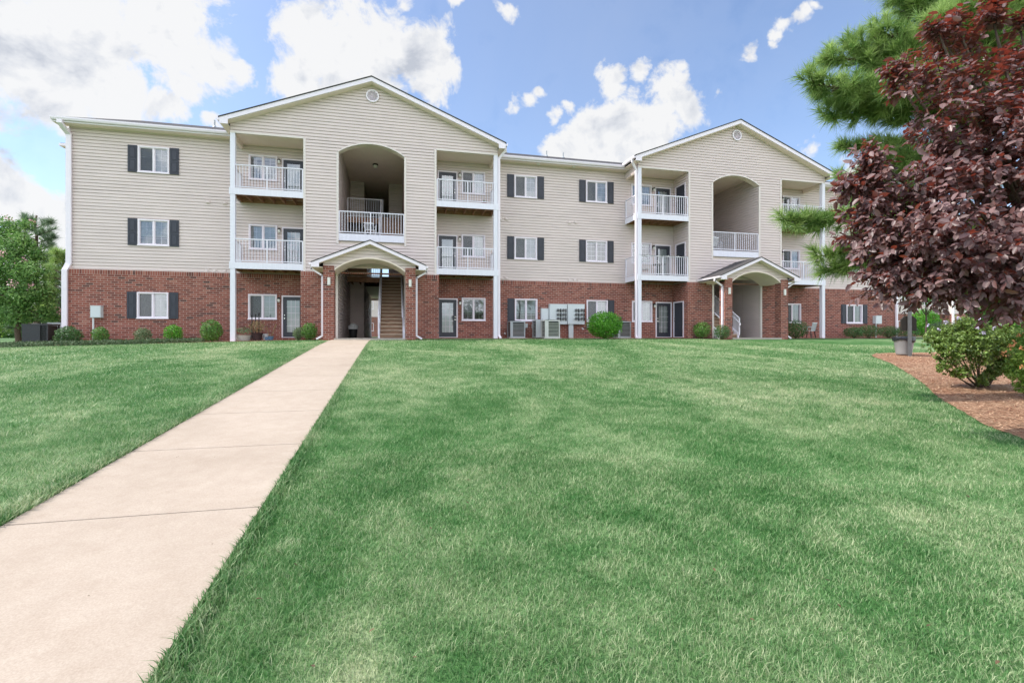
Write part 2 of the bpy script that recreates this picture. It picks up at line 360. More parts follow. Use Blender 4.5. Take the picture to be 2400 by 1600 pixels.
# ------------------------------------------------------------------ walls
LAP = .016; CO = .148; GR = .027; GD = -.028
def wall(mb, fmap, h0, h1, al, ar, openings=(), lap=LAP, co=CO, extra=()):
    """lapped wall: al/ar give the left and right bound at a height; openings are (z0, z1, left(z), right(z))"""
    cuts = {h0, h1, *extra}
    k = math.floor(h0 / co)
    while k * co < h1:
        if k * co > h0: cuts.add(round(k * co, 5))
        if lap > 0 and h0 < (k + 1) * co - GR < h1: cuts.add(round((k + 1) * co - GR, 5))
        k += 1
    for o in openings:
        for z in o[:2]:
            if h0 < z < h1: cuts.add(z)
        for z in (o[4] if len(o) > 4 else ()): cuts.add(z)
    cuts = sorted(cuts)
    for z0, z1 in zip(cuts[:-1], cuts[1:]):
        if z1 - z0 < 1e-4: continue
        e = 1e-5; a = [(al(z0 + e), al(z1 - e)), (ar(z0 + e), ar(z1 - e))]
        if max(a[1]) - min(a[0]) < 1e-3: continue
        zm = (z0 + z1) / 2; segs = [(a[0], a[1])]
        for o in openings:
            if o[0] <= zm <= o[1]:
                lo = (o[2](z0 + e), o[2](z1 - e)); hi = (o[3](z0 + e), o[3](z1 - e)); ns = []
                for s0, s1 in segs:
                    if sum(hi) / 2 <= sum(s0) / 2 or sum(lo) / 2 >= sum(s1) / 2: ns.append((s0, s1)); continue
                    if sum(lo) > sum(s0): ns.append((s0, lo))
                    if sum(hi) < sum(s1): ns.append((hi, s1))
                segs = ns
        f0 = (z0 / co) - math.floor(z0 / co + 1e-6); f1 = f0 + (z1 - z0) / co
        d0, d1 = lap * (1 - f0), lap * max(0, 1 - f1)
        gro = lap > 0 and f0 > 1 - GR / co - 1e-3
        if gro: d0 = d1 = GD
        for s0, s1 in segs:
            mb.quad(fmap(s0[0], z0, d0), fmap(s1[0], z0, d0), fmap(s1[1], z1, d1), fmap(s0[1], z1, d1))
            if lap > 0 and abs(f0) < 1e-3: mb.quad(fmap(s0[0], z0, GD), fmap(s1[0], z0, GD), fmap(s1[0], z0, d0), fmap(s0[0], z0, d0))
            if gro: mb.quad(fmap(s0[0], z0, GD), fmap(s1[0], z0, GD), fmap(s1[0], z0, .003), fmap(s0[0], z0, .003))
def K(c): return lambda z: c
def rect(x0, x1, z0, z1): return (z0, z1, K(x0), K(x1))
def front(Y): return lambda a, h, d: (a, Y - d, h)
def facing(X, sgn): return lambda a, h, d: (X + sgn * d, a, h)

YM, YF = 26.0, 24.48        # main wall and projecting gable front
G1, G2 = -1.01, 18.92       # centres of the two gables
FL2, FL3 = 3.40, 6.72       # deck tops
b_ = thing('apartment_building', 'long three storey apartment block of cream siding over red brick with two gabled fronts', 'building', (0, 0, 0))
BR = 3.06                   # top of brick
W1, W2, W3 = .89, 4.23, 7.56   # window sills
WW, WH = 1.26, 1.20

# --- windows
def ring(mb, x0, x1, z0, z1, w, y0, y1):
    mb.box(x0, x0 + w, y0, y1, z0, z1); mb.box(x1 - w, x1, y0, y1, z0, z1)
    mb.box(x0 + w, x1 - w, y0, y1, z0, z0 + w); mb.box(x0 + w, x1 - w, y0, y1, z1 - w, z1)
_cache = {}
def window_meshes(w, h, kind):
    key = (w, h, kind)
    if key in _cache: return _cache[key]
    out = []
    f = MB(); ring(f, -w / 2, w / 2, 0, h, .06, -.045, .10); f.box(-.028, .028, -.02, .06, .06, h - .06)
    f.box(-w / 2 - .02, w / 2 + .02, -.06, -.045, -.02, .03)
    out.append(('window', f.mesh('window_frame', M['trim'])))
    s = MB(); ring(s, -w / 2 + .06, -.028, .06, h - .06, .028, .0, .03); ring(s, .028, w / 2 - .06, .06, h - .06, .028, .02, .05)
    out.append(('sash', s.mesh('sash', M['trim'])))
    g = MB(); g.quad((-w / 2 + .06, .04, .06), (w / 2 - .06, .04, .06), (w / 2 - .06, .04, h - .06), (-w / 2 + .06, .04, h - .06))
    out.append(('pane', g.mesh('pane', M['glass'])))
    m = MB()
    def grid(x0, x1, nx, nz, y):
        for i in range(1, nx): x = x0 + (x1 - x0) * i / nx; m.box(x - .008, x + .008, y, y + .008, .09, h - .09)
        for j in range(1, nz): z = .09 + (h - .18) * j / nz; m.box(x0, x1, y - .002, y + .006, z - .008, z + .008)
    if kind != 'curtain': grid(.056, w / 2 - .088, 2, 4, .045)
    if kind in ('grid', 'dark'): grid(-w / 2 + .088, -.056, 2, 4, .055)
    if m.v: out.append(('muntins', m.mesh('muntins', M['trim'])))
    if kind in ('blind', 'half', 'split'):
        c = MB(); c.quad((-w / 2 + .088, .012, .088), (-.056, .012, .088), (-.056, .012, h - .088), (-w / 2 + .088, .012, h - .088))
        out.append(('insect_screen', c.mesh('insect_screen', M['screen'])))
    bl = MB()
    def slats(x0, x1, z0, z1):
        n = int((z1 - z0) / .042)
        for i in range(n):
            z = z1 - .042 * (i + .5); bl.quad((x0, .085, z - .019), (x1, .085, z - .019), (x1, .108, z + .017), (x0, .108, z + .017))
        bl.box(x0, x1, .08, .11, z1 - .03, z1)
    a0, a1 = -w / 2 + .065, w / 2 - .065
    if kind == 'blind' or kind == 'curtain': slats(a0, a1, .07, h - .07)
    if kind == 'grid': slats(a0, a1, .38, h - .07)
    if kind == 'half': slats(a0, -.01, h * .58, h - .07); slats(.01, a1, .07, h - .07)
    if kind == 'split': slats(.01, a1, .07, h - .07)
    if kind == 'dark': slats(a0, a1, h - .22, h - .07)
    if bl.v: out.append(('blind', bl.mesh('blind', M['blind'])))
    if kind in ('split', 'dark', 'grid'):
        c = MB(); n = 14; x0, x1 = (a0, -.06) if kind != 'dark' else (a0, a0 + .2)
        for i in range(n):
            xa = x0 + (x1 - x0) * i / n; xb = x0 + (x1 - x0) * (i + 1) / n
            ya, yb = .15 + .02 * (i % 2), .15 + .02 * ((i + 1) % 2)
            c.quad((xa, ya, .06), (xb, yb, .06), (xb, yb, h - .06), (xa, ya, h - .06))
        out.append(('curtain', c.mesh('curtain', M['curtain'])))
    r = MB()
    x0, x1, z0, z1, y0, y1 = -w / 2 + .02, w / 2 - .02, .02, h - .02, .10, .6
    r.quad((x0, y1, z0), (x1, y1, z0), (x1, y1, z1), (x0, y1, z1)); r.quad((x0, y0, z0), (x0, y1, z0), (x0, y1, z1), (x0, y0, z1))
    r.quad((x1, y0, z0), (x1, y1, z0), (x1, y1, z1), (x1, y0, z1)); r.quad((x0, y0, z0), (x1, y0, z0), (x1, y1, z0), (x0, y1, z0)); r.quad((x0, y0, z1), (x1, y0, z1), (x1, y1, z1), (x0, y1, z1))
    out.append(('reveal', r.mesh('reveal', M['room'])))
    _cache[key] = out; return out
def window(xc, y, z, kind='blind', w=WW, h=WH, parent=b_, rotz=0):
    ms = window_meshes(w, h, kind)
    o = link('window', ms[0][1], parent, (xc, y, z), rotz)
    for n, me in ms[1:]: link(n, me, o)
    return o
def shutter_mesh():
    if 'sh' in _cache: return _cache['sh']
    m = MB(); w, h = .37, 1.22
    m.box(-w / 2, w / 2, -.03, 0, 0, h)
    for z0, z1 in ((.07, .57), (.65, 1.15)):
        ring(m, -w / 2 + .05, w / 2 - .05, z0, z1, .018, -.042, -.03)
        m.prism([(-w / 2 + .095, -.030, z0 + .045), (w / 2 - .095, -.030, z0 + .045), (w / 2 - .095, -.030, z1 - .045), (-w / 2 + .095, -.030, z1 - .045)], (0, -.012, 0))
    _cache['sh'] = m.mesh('shutter', M['shutter']); return _cache['sh']
def shutters(xc, y, z, sides=(-1, 1), parent=b_):
    for s in sides: link('shutter', shutter_mesh(), parent, (xc + s * (WW / 2 + .215), y, z - .01))
def door(xc, y, z, kind='grid', parent=b_, rotz=0, hinge=1):
    key = ('door', kind, hinge)
    if key not in _cache:
        fr = MB(); w, h = 1.03, 2.03
        fr.box(-w / 2, -w / 2 + .06, -.045, .08, 0, h); fr.box(w / 2 - .06, w / 2, -.045, .08, 0, h); fr.box(-w / 2 + .06, w / 2 - .06, -.045, .08, h - .06, h)
        fr.box(-w / 2 + .06, w / 2 - .06, -.04, .05, 0, .03)
        lf = MB(); a = w / 2 - .062
        if kind == 'solid': lf.box(-a, a, .0, .045, .032, h - .062)
        else:
            lf.box(-a, -a + .16, .0, .045, .032, h - .062); lf.box(a - .16, a, .0, .045, .032, h - .062)
            lf.box(-a + .16, a - .16, .0, .045, .032, .26); lf.box(-a + .16, a - .16, .0, .045, h - .22, h - .062)
        sub = [('door_leaf', lf.mesh('door_leaf', M['doorpaint']))]
        if kind != 'solid':
            g = MB(); g.quad((-a + .16, .02, .26), (a - .16, .02, .26), (a - .16, .02, h - .22), (-a + .16, .02, h - .22)); sub.append(('door_pane', g.mesh('door_pane', M['glass'])))
            if kind == 'grid':
                m = MB()
                for i in (1, 2): x = -a + .16 + (2 * a - .32) * i / 3; m.box(x - .008, x + .008, .008, .014, .26, h - .22)
                for j in range(1, 5): zz = .26 + (h - .48) * j / 5; m.box(-a + .16, a - .16, .006, .012, zz - .008, zz + .008)
                sub.append(('muntins', m.mesh('muntins', M['trim'])))
            bl = MB(); n = 38
            for i in range(n):
                zz = .28 + (h - .52) * i / n; bl.quad((-a + .17, .06, zz), (a - .17, .06, zz), (a - .17, .078, zz + .036), (-a + .17, .078, zz + .036))
            sub.append(('blind', bl.mesh('blind', M['blind'])))
        kb = MB()
        for zz, rr in ((.93, .032), (1.08, .026)):
            kb.tube([(hinge * (a - .07), -.0, zz), (hinge * (a - .07), -.05, zz)], [rr * .6, rr], 10)
        sub.append(('handle', kb.mesh('handle', M['chrome'])))
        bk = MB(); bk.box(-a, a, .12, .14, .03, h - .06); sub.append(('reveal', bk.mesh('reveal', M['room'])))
        _cache[key] = (fr.mesh('door_frame', M['trim']), sub)
    fm, sub = _cache[key]
    o = link('door', fm, parent, (xc, y, z), rotz)
    for n, me in sub: link(n, me, o)
    return o
def lantern(xc, y, z, parent=b_):
    if 'lan' not in _cache:
        m = MB(); m.box(-.05, .05, -.02, 0, -.06, .06); m.tube([(0, -.02, .03), (0, -.12, .06), (0, -.14, 0)], .014, 6)
        m.lathe([(.0, .06), (.075, .0), (.08, -.02), (.07, -.03)], (0, -.14, 0), 10)
        g = MB(); g.lathe([(.06, -.03), (.062, -.12), (.045, -.17), (0, -.18)], (0, -.14, 0), 10)
        _cache['lan'] = (m.mesh('wall_lantern', M['bronze']), g.mesh('lamp_glass', M['lampglass']))
    a, g = _cache['lan']; o = link('wall_lantern', a, parent, (xc, y, z)); link('lamp_glass', g, o); return o

# window placement on the main wall ---------------------------------
WINX = {'left': -10.72, 'a': 6.95, 'b': 11.06, 'right': 28.75}
sid = MB(); brk = MB(); sold = MB(); trimm = MB(); soff = MB()
op_s = []; op_b = []
def opwin(x, z): return rect(x - WW / 2 + .03, x + WW / 2 - .03, z + .02, z + WH - .02)
def opdoor(x, z): return rect(x - .49, x + .49, z, z + 2.0)
rows = {1: W1, 2: W2, 3: W3}
kinds = {('left', 3): 'half', ('left', 2): 'grid', ('left', 1): 'blind', ('a', 3): 'split', ('a', 2): 'blind', ('a', 1): 'grid',
         ('b', 3): 'blind', ('b', 2): 'dark', ('b', 1): 'blind', ('right', 3): 'blind', ('right', 2): 'split', ('right', 1): 'split'}
YB = YM - .10                 # brick face
for k, x in WINX.items():
    for f in (1, 2, 3):
        (op_b if f == 1 else op_s).append(opwin(x, rows[f]))
        window(x, YM - .02 if f > 1 else YB, rows[f], kinds[(k, f)])
        sd = (-1, 1)
        if f == 1 and k == 'a': sd = (-1,)
        if f == 1 and k == 'b': sd = (1,)
        shutters(x, YM - .025 if f > 1 else YB - .002, rows[f], sd)
for gi, g in enumerate((G1, G2)):
    for s in (-1, 1):
        wx = g + s * 5.10; dx = g + s * 3.74
        for f, zf in ((1, .01), (2, FL2 - .07), (3, FL3 - .07)):
            if gi == 1 and s == 1: wx = G2 + 5.10; 
            y = YM - .02 if f > 1 else YB
            (op_b if f == 1 else op_s).extend([opwin(wx, rows[f]), opdoor(dx, zf)])
            kd = {(0, -1, 1): 'blind', (0, -1, 2): 'grid', (0, -1, 3): 'dark', (0, 1, 1): 'grid', (0, 1, 2): 'blind', (0, 1, 3): 'split',
                  (1, -1, 1): 'blind', (1, -1, 2): 'dark', (1, -1, 3): 'grid', (1, 1, 1): 'split', (1, 1, 2): 'blind', (1, 1, 3): 'dark'}[(gi, s, f)]
            window(wx, y, rows[f], kd)
            door(dx, y, zf, 'grid' if (gi + f + (s > 0)) % 3 else 'plain', hinge=s if gi == 0 and s > 0 else -1)
            lantern((wx + dx) / 2 + s * (-.055), y - .01, rows[f] + 1.0)
XL, XR = -14.02, 31.95
for g in (G1, G2):
    op_s.append(rect(g - 1.52, g + 1.52, -1, 9.35)); op_b.append(rect(g - 1.52, g + 1.52, -2, 9.35))
wall(sid, front(YM), BR, 9.42, K(XL), K(XR), op_s)
wall(brk, front(YB), -.9, BR - .2, K(XL - .12), K(XR + .1), op_b, lap=0, co=50)
wall(sold, front(YB - .004), BR - .2, BR, K(XL - .12), K(XR + .1), op_b[-1:] + op_b[-2:-1] + [rect(G1 - 1.52, G1 + 1.52, -1, 5)], lap=0, co=50)
soff.quad((XL - .12, YB - .004, BR), (XR + .1, YB - .004, BR), (XR + .1, YM, BR + .03), (XL - .12, YM, BR + .03))
# end walls
YK = 41.0
wall(sid, facing(XL, -1), BR, 9.42, K(YM), K(YK)); wall(brk, facing(XL - .12, -1), -.9, BR, K(YB), K(YK + .1), lap=0, co=50)
wall(sid, facing(XR, 1), BR, 9.42, K(YM), K(YK)); wall(brk, facing(XR + .1, 1), -.9, BR, K(YB), K(YK + .1), lap=0, co=50)
SL = .394
for X, sg in ((XL, -1), (XR, 1)):
    wall(sid, facing(X, sg), 9.42, 9.42 + SL * (YK - YM) / 2, lambda z: YM + (z - 9.42) / SL, lambda z: YK - (z - 9.42) / SL)
# corner boards
for X in (XL, XR): m = MB(); m.box(X - .03, X + .05 if X < 0 else X + .03, YM - .035, YM + .06, BR + .03, 9.3); m.build('corner_trim', M['trim'], b_)

# --- side wing seen past the left corner
wall(sid, front(29.2), BR, 9.35, K(-15.3), K(XL)); wall(brk, front(29.1), -.9, BR, K(-15.4), K(XL), lap=0, co=50)
wall(sid, facing(-15.3, -1), BR, 9.35, K(29.2), K(36)); wall(brk, facing(-15.4, -1), -.9, BR, K(29.1), K(36), lap=0, co=50)
wr = MB(); wr.box(-15.85, -14.3, 28.7, 36.4, 9.47, 9.52); wr.build('wing_roof', M['shingle'], b_)
soff.box(-15.82, -14.35, 28.75, 36.3, 9.35, 9.40)
wf = MB(); wf.box(-15.9, -14.3, 28.68, 28.74, 9.38, 9.50); wf.box(-15.9, -15.83, 28.74, 36.4, 9.38, 9.50); wf.build('wing_gutter', M['trim'], b_)

# --- main roof
rf = MB(); E0 = YM - .5; RZ = 9.56; YR = (YM + YK) / 2
rf.prism([(XL - .4, E0, RZ), (XL - .4, YR, RZ + SL * (YR - E0)), (XL - .4, YR, RZ + SL * (YR - E0) + .05), (XL - .4, E0, RZ + .05)], (XR - XL + .8, 0, 0))
rf.prism([(XL - .4, YK + .5, RZ), (XL - .4, YR, RZ + SL * (YR - E0)), (XL - .4, YR, RZ + SL * (YR - E0) + .05), (XL - .4, YK + .5, RZ + .05)], (XR - XL + .8, 0, 0))
# gable roofs
GHW = 6.42; GA = 12.20; GT = GA - SL * GHW
YG0 = YF - .40
def zroof(rel): return GA - SL * abs(rel)
for g in (G1, G2):
    for s in (-1, 1):
        rf.prism([(g, YG0 - .03, GA), (g + s * (GHW + .04), YG0 - .03, GA - SL * (GHW + .04)), (g + s * (GHW + .04), YG0 - .03, GA - SL * (GHW + .04) + .045), (g, YG0 - .03, GA + .045)], (0, YR - YG0, 0))
rf.build('roof', M['shingle'], b_)
# rake boards, soffits, gutters
for g in (G1, G2):
    rake = MB()
    for s in (-1, 1):
        e = g + s * GHW
        rake.prism([(g, YG0, GA - .005), (e, YG0, GT - .005), (e, YG0, GT - .20), (g, YG0, GA - .20)], (0, .035, 0))
        # eave return box
        rake.prism([(e, YG0 - .004, GT - .03), (e - s * .34, YG0 - .004, GT + .10), (e - s * .34, YG0 - .004, GT - .27), (e, YG0 - .004, GT - .27)], (0, .03, 0))
        soff.prism([(g, YG0 + .035, GA - .20), (e - s * .02, YG0 + .035, GT - .20), (e - s * .02, YG0 + .035, GT - .215), (g, YG0 + .035, GA - .215)], (0, YF - YG0 - .036, 0))
        # side eave soffit of the gable wing
        x0, x1 = sorted((g + s * 6.10, e)); soff.box(x0, x1, YG0 + .04, E0 + .1, GT - .25, GT - .24)
    rake.build('rake_board', M['trim'], b_)
gut = MB()
def gutter(a, b, out):
    gut = MB()
    a, b, out = Vector(a), Vector(b), Vector(out)
    prof = [(0, 0), (0, -.13), (.09, -.13), (.12, -.06), (.12, 0), (.105, 0), (.10, -.05), (.015, -.05)]
    pts = [a + out * p[0] + Vector((0, 0, p[1])) for p in prof]
    gut.prism(pts, b - a); gut.build('gutter', M['trim'], b_)
gutter((XL - .38, E0 - .01, RZ + .02), (G1 - GHW - .02, E0 - .01, RZ + .02), (0, -1, 0))
gutter((G1 + GHW + .02, E0 - .01, RZ + .02), (G2 - GHW - .02, E0 - .01, RZ + .02), (0, -1, 0))
gutter((G2 + GHW + .02, E0 - .01, RZ + .02), (XR + .38, E0 - .01, RZ + .02), (0, -1, 0))
for g in (G1, G2):
    for s in (-1, 1):
        gutter((g + s * (GHW + .0), YG0 + .01, GT + .0), (g + s * (GHW + .0), E0 - .02, GT + .0), (s, 0, 0))
for x0, x1 in ((XL - .38, G1 - 6.1), (G1 + 6.1, G2 - 6.1), (G2 + 6.1, XR + .38)):
    fas = MB(); fas.box(x0, x1, E0 + .0, E0 + .03, RZ - .18, RZ - .005); fas.build('fascia', M['trim'], b_); soff.box(x0, x1, E0 + .03, YM - .0, RZ - .17, RZ - .155)
for x, X2 in ((XL - .38, XL), (XR, XR + .38)): soff.box(x, X2, YM, YK, 9.30, 9.31)

# --- gable fronts -------------------------------------------------
HB, HG = 3.03, 6.10
def arch(c, hw, zs, za, n=10):
    """opening with flat-topped curved head; returns left(z), right(z), cuts"""
    rise = za - zs; Rr = (hw * hw + rise * rise) / (2 * rise); zc = za - Rr
    def hx(z):
        if z <= zs: return hw
        return math.sqrt(max(0, Rr * Rr - (z - zc) ** 2))
    cuts = [zs + rise * (1 - (1 - k / n) ** 2) for k in range(n)] + [za]
    return hx, cuts
def baluster_rail(mb, a, b, zt0, zt1=None, h=.98, sp=.125, posts=True):
    """railing from a to b (x,y) with the top at zt0..zt1"""
    zt1 = zt0 if zt1 is None else zt1
    A = Vector((a[0], a[1], zt0)); B = Vector((b[0], b[1], zt1)); d = B - A; Ln = Vector((d.x, d.y, 0)).length
    mb.beam(A, B, .06, .045); mb.beam(A - Vector((0, 0, h)), B - Vector((0, 0, h)), .045, .04)
    n = max(2, int(Ln / sp))
    for i in range(n + 1):
        p = A + d * (i / n); w = .055 if posts and (i in (0, n) or (i == n // 2 and Ln > 2)) else .022
        mb.beam(p - Vector((0, 0, h + (.06 if w > .03 else 0))), p, w, w, (0, 1, 0))
for gi, g in enumerate((G1, G2)):
    trimm = MB(); mir = 1 if gi == 0 else -1       # stair on the right in the first, on the left in the second
    hx, ac = arch(g, 1.51, 8.70, 9.18)
    arch_op = (4.40, 9.18, lambda z, g=g, hx=hx: g - hx(z), lambda z, g=g, hx=hx: g + hx(z), ac)
    ground_op = (-1, 3.0, K(g - 1.52), K(g + 1.52))
    # central block, siding above, and the gable across the balconies
    wall(sid, front(YF), BR, 9.22, K(g - HB), K(g + HB), [arch_op, (2.0, 3.28, K(g - 1.52), K(g + 1.52))])
    rk = (GA - 9.22) / SL
    wall(sid, front(YF), 9.22, GA - .1, lambda z, g=g: g - min(HG, (GA - .1 - z) / SL), lambda z, g=g: g + min(HG, (GA - .1 - z) / SL))
    # flat trim below the gable siding and around openings
    for s in (-1, 1):
        x0, x1 = sorted((g + s * (HB - .0), g + s * HG)); trimm.box(x0, x1, YF - .03, YF + .06, 9.17, 9.26)
        x0, x1 = sorted((g + s * (HB - .09), g + s * (HB + .012))); trimm.box(x0, x1, YF - .032, YF + .06, BR + .03, 9.17)
        x0, x1 = sorted((g + s * 1.50, g + s * 1.60)); trimm.box(x0, x1, YF - .032, YF + .04, 4.40, 8.70)
    # arch head trim
    n = 14; prev = None
    ra = (1.51 ** 2 + .48 ** 2) / (2 * .48); zc = 9.18 - ra; a0 = math.asin(1.51 / ra)
    pts = [(g + ra * math.sin(a0 * (2 * i / n - 1)), zc + ra * math.cos(a0 * (2 * i / n - 1))) for i in range(n + 1)]
    for (xa, za), (xb, zb) in zip(pts[:-1], pts[1:]):
        trimm.prism([(xa, YF - .032, za), (xb, YF - .032, zb), (xb, YF - .032, zb + .07), (xa, YF - .032, za + .07)], (0, .05, 0))
        soff.quad((xa, YF - .03, za), (xb, YF - .03, zb), (xb, YF + .35, zb), (xa, YF + .35, za))
    # block brick
    wall(brk, front(YF - .10), -.9, BR - .2, K(g - HB - .12), K(g + HB + .12), [ground_op], lap=0, co=50)
    wall(sold, front(YF - .104), BR - .2, BR, K(g - HB - .12), K(g + HB + .12), [ground_op], lap=0, co=50)
    soff.quad((g - HB - .12, YF - .104, BR), (g + HB + .12, YF - .104, BR), (g + HB + .12, YF, BR + .03), (g - HB - .12, YF, BR + .03))
    for s in (-1, 1):
        wall(brk, facing(g + s * (HB + .12), s), -.9, BR, K(YF - .10), K(YB), [rect(YF + .33, YF + 1.22, .01, 2.0)] if gi == 1 and s == -1 else [], lap=0, co=50)
        ops = []
        if gi == 1 and s == -1: ops = [rect(YF + .35, YF + 1.2, FL2 - .07, FL2 + 1.96), rect(YF + .35, YF + 1.2, FL3 - .07, FL3 + 1.96)]
        wall(sid, facing(g + s * HB, s), BR, 9.22, K(YF), K(YM), ops)
        # reveals of the ground opening and breezeway side walls
        ow = g + s * 1.52
        trimm.box(*sorted((ow, ow + s * .10)), YF - .135, YF - .02, -.1, 3.0)
        wall(sid, facing(ow, -s), -.2, 3.10, K(YF - .02), K(31.0)); wall(sid, facing(ow, -s), 4.40, 9.3, K(YF + .02), K(31.0))
        wall(sid, facing(ow, -s), 3.10, 4.40, K(YF + .02), K(31.0))
        # returns narrowing to the rear passage
        wall(sid, front(31.0), -.2, 9.3, K(min(ow, g + s * .72)), K(max(ow, g + s * .72)))
        wall(sid, facing(g + s * .72, -s), -.2, 9.3, K(31.0), K(YK))
        # knob-side wall of the storage closet doors
    trimm.build('opening_trim', M['trim2'], b_)
    # balcony ceiling and side beams
    for s in (-1, 1):
        x0, x1 = sorted((g + s * HB, g + s * HG)); soff.box(x0, x1, YF + .02, YM - .02, 9.20, 9.215)
        x0, x1 = sorted((g + s * (HG - .14), g + s * HG)); soff.box(x0, x1, YF + .062, YM - .02, 8.98, 9.20)
        x0, x1 = sorted((g + s * (HG - .0), g + s * (HG - .001)));
        wall(sid, facing(g + s * HG, s), 9.0, GT - .25, K(YF), K(YM))
    # breezeway ceiling, floors
    soff.box(g - 1.52, g + 1.52, YF + .36, YK, 9.30, 9.33)
    # front landing
    fl = MB(); fl.box(g - 1.50, g + 1.50, YF + .30, 26.3, 4.80, 4.86); fl.build('landing', M['wood'], b_)
    bd = MB(); bd.box(g - 1.50, g + 1.50, YF + .0, YF + .05, 4.57, 4.90); bd.build('landing_fascia', M['white'], b_)
    lf = MB()
    for k in range(7): x = g - 1.35 + k * .45; lf.box(x - .025, x + .025, YF + .06, 26.3, 4.58, 4.80)
    lf.build('landing_joists', M['wood'], b_)
    lp = MB(); lp.box(g - 1.5, g + 1.5, YF + .12, YF + .15, 4.36, 4.60); lp.build('landing_beam', M['soffit'], b_)
    rl = MB(); baluster_rail(rl, (g - 1.48, YF + .03), (g + 1.48, YF + .03), 5.94, h=.96); rl.build('landing_railing', M['white'], b_)
    # floor two and three decks behind
    for zf in (FL2, FL3):
        fd = MB(); fd.box(g - 1.51, g + 1.51, 29.0, 31.0, zf - .06, zf); fd.box(g - .71, g + .71, 31.0, YK, zf - .06, zf)
        for k in range(7): x = g - 1.35 + k * .45; fd.box(x - .02, x + .02, 29.05, 31.0, zf - .28, zf - .06)
        fd.box(g - 1.5, g + 1.5, 29.0, 29.05, zf - .30, zf - .06)
        fd.build('upper_walkway', M['wood'], b_)
    uc = MB(); uc.box(g - 1.51, g + 1.51, 31.0, YK, FL2 - .34, FL2 - .33); uc.build('passage_ceiling', M['soffit'], b_)
    uc = MB(); uc.box(g - .71, g + .71, 31.0, YK, FL3 - .34, FL3 - .33); uc.build('passage_ceiling', M['soffit'], b_)
    # closed rear of the top floor passage
    wall(sid, front(YK - .2), FL3, 9.3, K(g - .72), K(g + .72), [])
    ur = MB()
    x0, x1 = (g - 1.48, g + .40) if mir > 0 else (g - .40, g + 1.48)
    baluster_rail(ur, (x0, 29.03), (x1, 29.03), FL3 + 1.05); ur.build('walkway_railing', M['white'], b_); ur = MB(); baluster_rail(ur, (g - mir * .42, 29.03), (g + mir * .30, 29.03), FL2 + 1.05, sp=.10, posts=False); ur.build('walkway_railing', M['white'], b_); ur = MB(); baluster_rail(ur, (g - .70, YK), (g + .70, YK), FL2 + 1.12, sp=.17, posts=False)
    ur.build('walkway_railing', M['white'], b_)
    # stairs: ground flight up to floor two, then half flights to the landing and on
    st = MB(); ri = MB(); sr = MB(); xa, xb = (g + .32, g + 1.48) if mir > 0 else (g - 1.48, g - .32)
    nr = 18; y0 = 23.9; run = 5.0 / nr; rise = FL2 / nr
    for k in range(nr):
        z = rise * (k + 1); y = y0 + run * k
        st.box(xa + .03, xb - .03, y - .02, y + run, z - .045, z); ri.box(xa + .03, xb - .03, y + .035, y + .055, z - rise + .002, z - .046)
    st.build('stair_flight', M['treadlt'], b_); ri.build('stair_riser', M['tread'], b_)
    xi = xa if mir > 0 else xb; xo = xb if mir > 0 else xa
    for x in (xa + .015, xb - .015):
        sr.prism([(x - .045, y0 - .05, -.02), (x - .045, y0 + .28, -.02), (x - .045, 28.95, FL2 - .30), (x - .045, 28.95, FL2), (x - .045, y0 - .05, .24)], (.09, 0, 0))
    sr.build('stringer', M['white'], b_)
    hr = MB(); baluster_rail(hr, (xi, y0 - .1), (xi, 28.9), 1.08, FL2 + 1.0, h=.88, sp=.10)
    A = Vector((xi + mir * .06, y0 - .15, .84)); B = Vector((xi + mir * .06, 28.9, FL2 + .76)); hr.beam(A, B, .04, .04)
    hr.tube([(xi + mir * .06, y0 - .12, .84), (xi + mir * .06, y0 - .25, .80), (xi + mir * .06, y0 - .28, .70), (xi + mir * .06, y0 - .2, .64), (xi + mir * .02, y0 - .1, .62)], .02, 6)
    A = Vector((xo - mir * .08, y0 - .1, .95)); B = Vector((xo - mir * .08, 28.9, FL2 + .9)); hr.beam(A, B, .04, .05)
    hr.build('stair_handrail', M['white'], b_)
    s2 = MB(); h2 = MB()
    xa2, xb2 = (g - 1.45, g - .42) if mir > 0 else (g + .42, g + 1.45)
    for k in range(8):
        z = FL2 + (4.86 - FL2) / 8 * (k + 1); y = 29.0 - .33 * k; s2.box(xa2, xb2, y - .33, y, z - .045, z); s2.box(xa2, xb2, y - .02, y, z - .18, z - .045)
    s2.build('upper_stair_flight', M['tread'], b_); s2 = MB()
    for k in range(9):
        z = 4.86 + (FL3 - 4.86) / 9 * (k + 1); y = 26.3 + .29 * k; s2.box(xa + .03, xb - .03, y, y + .29, z - .045, z); s2.box(xa + .03, xb - .03, y, y + .02, z - .2, z - .045)
    s2.build('upper_stair_flight', M['tread'], b_)
    baluster_rail(h2, (xi, 26.3), (xi, 28.9), 4.86 + 1.0, FL3 + 1.0, h=.9)
    x2 = xb2 if mir > 0 else xa2; baluster_rail(h2, (x2, 26.4), (x2, 28.9), 4.86 + .95, FL2 + 1.0, h=.9)
    h2.build('upper_stair_railing', M['white'], b_)
    # ceiling light, sconces, gable vent
    cl = MB(); cl.lathe([(0, 0), (.14, 0), (.15, -.05), (.11, -.07)], (g + .05, 27.6, 9.30), 14); co_ = cl.build('ceiling_light', M['bronze'], b_)
    gl = MB(); gl.lathe([(.11, -.07), (.12, -.15), (.07, -.21), (0, -.22)], (g + .05, 27.6, 9.30), 14); gl.build('lamp_glass', M['lampglass'], co_)
    vt = MB(); n = 28; cz = 11.47; cy = YF - .02
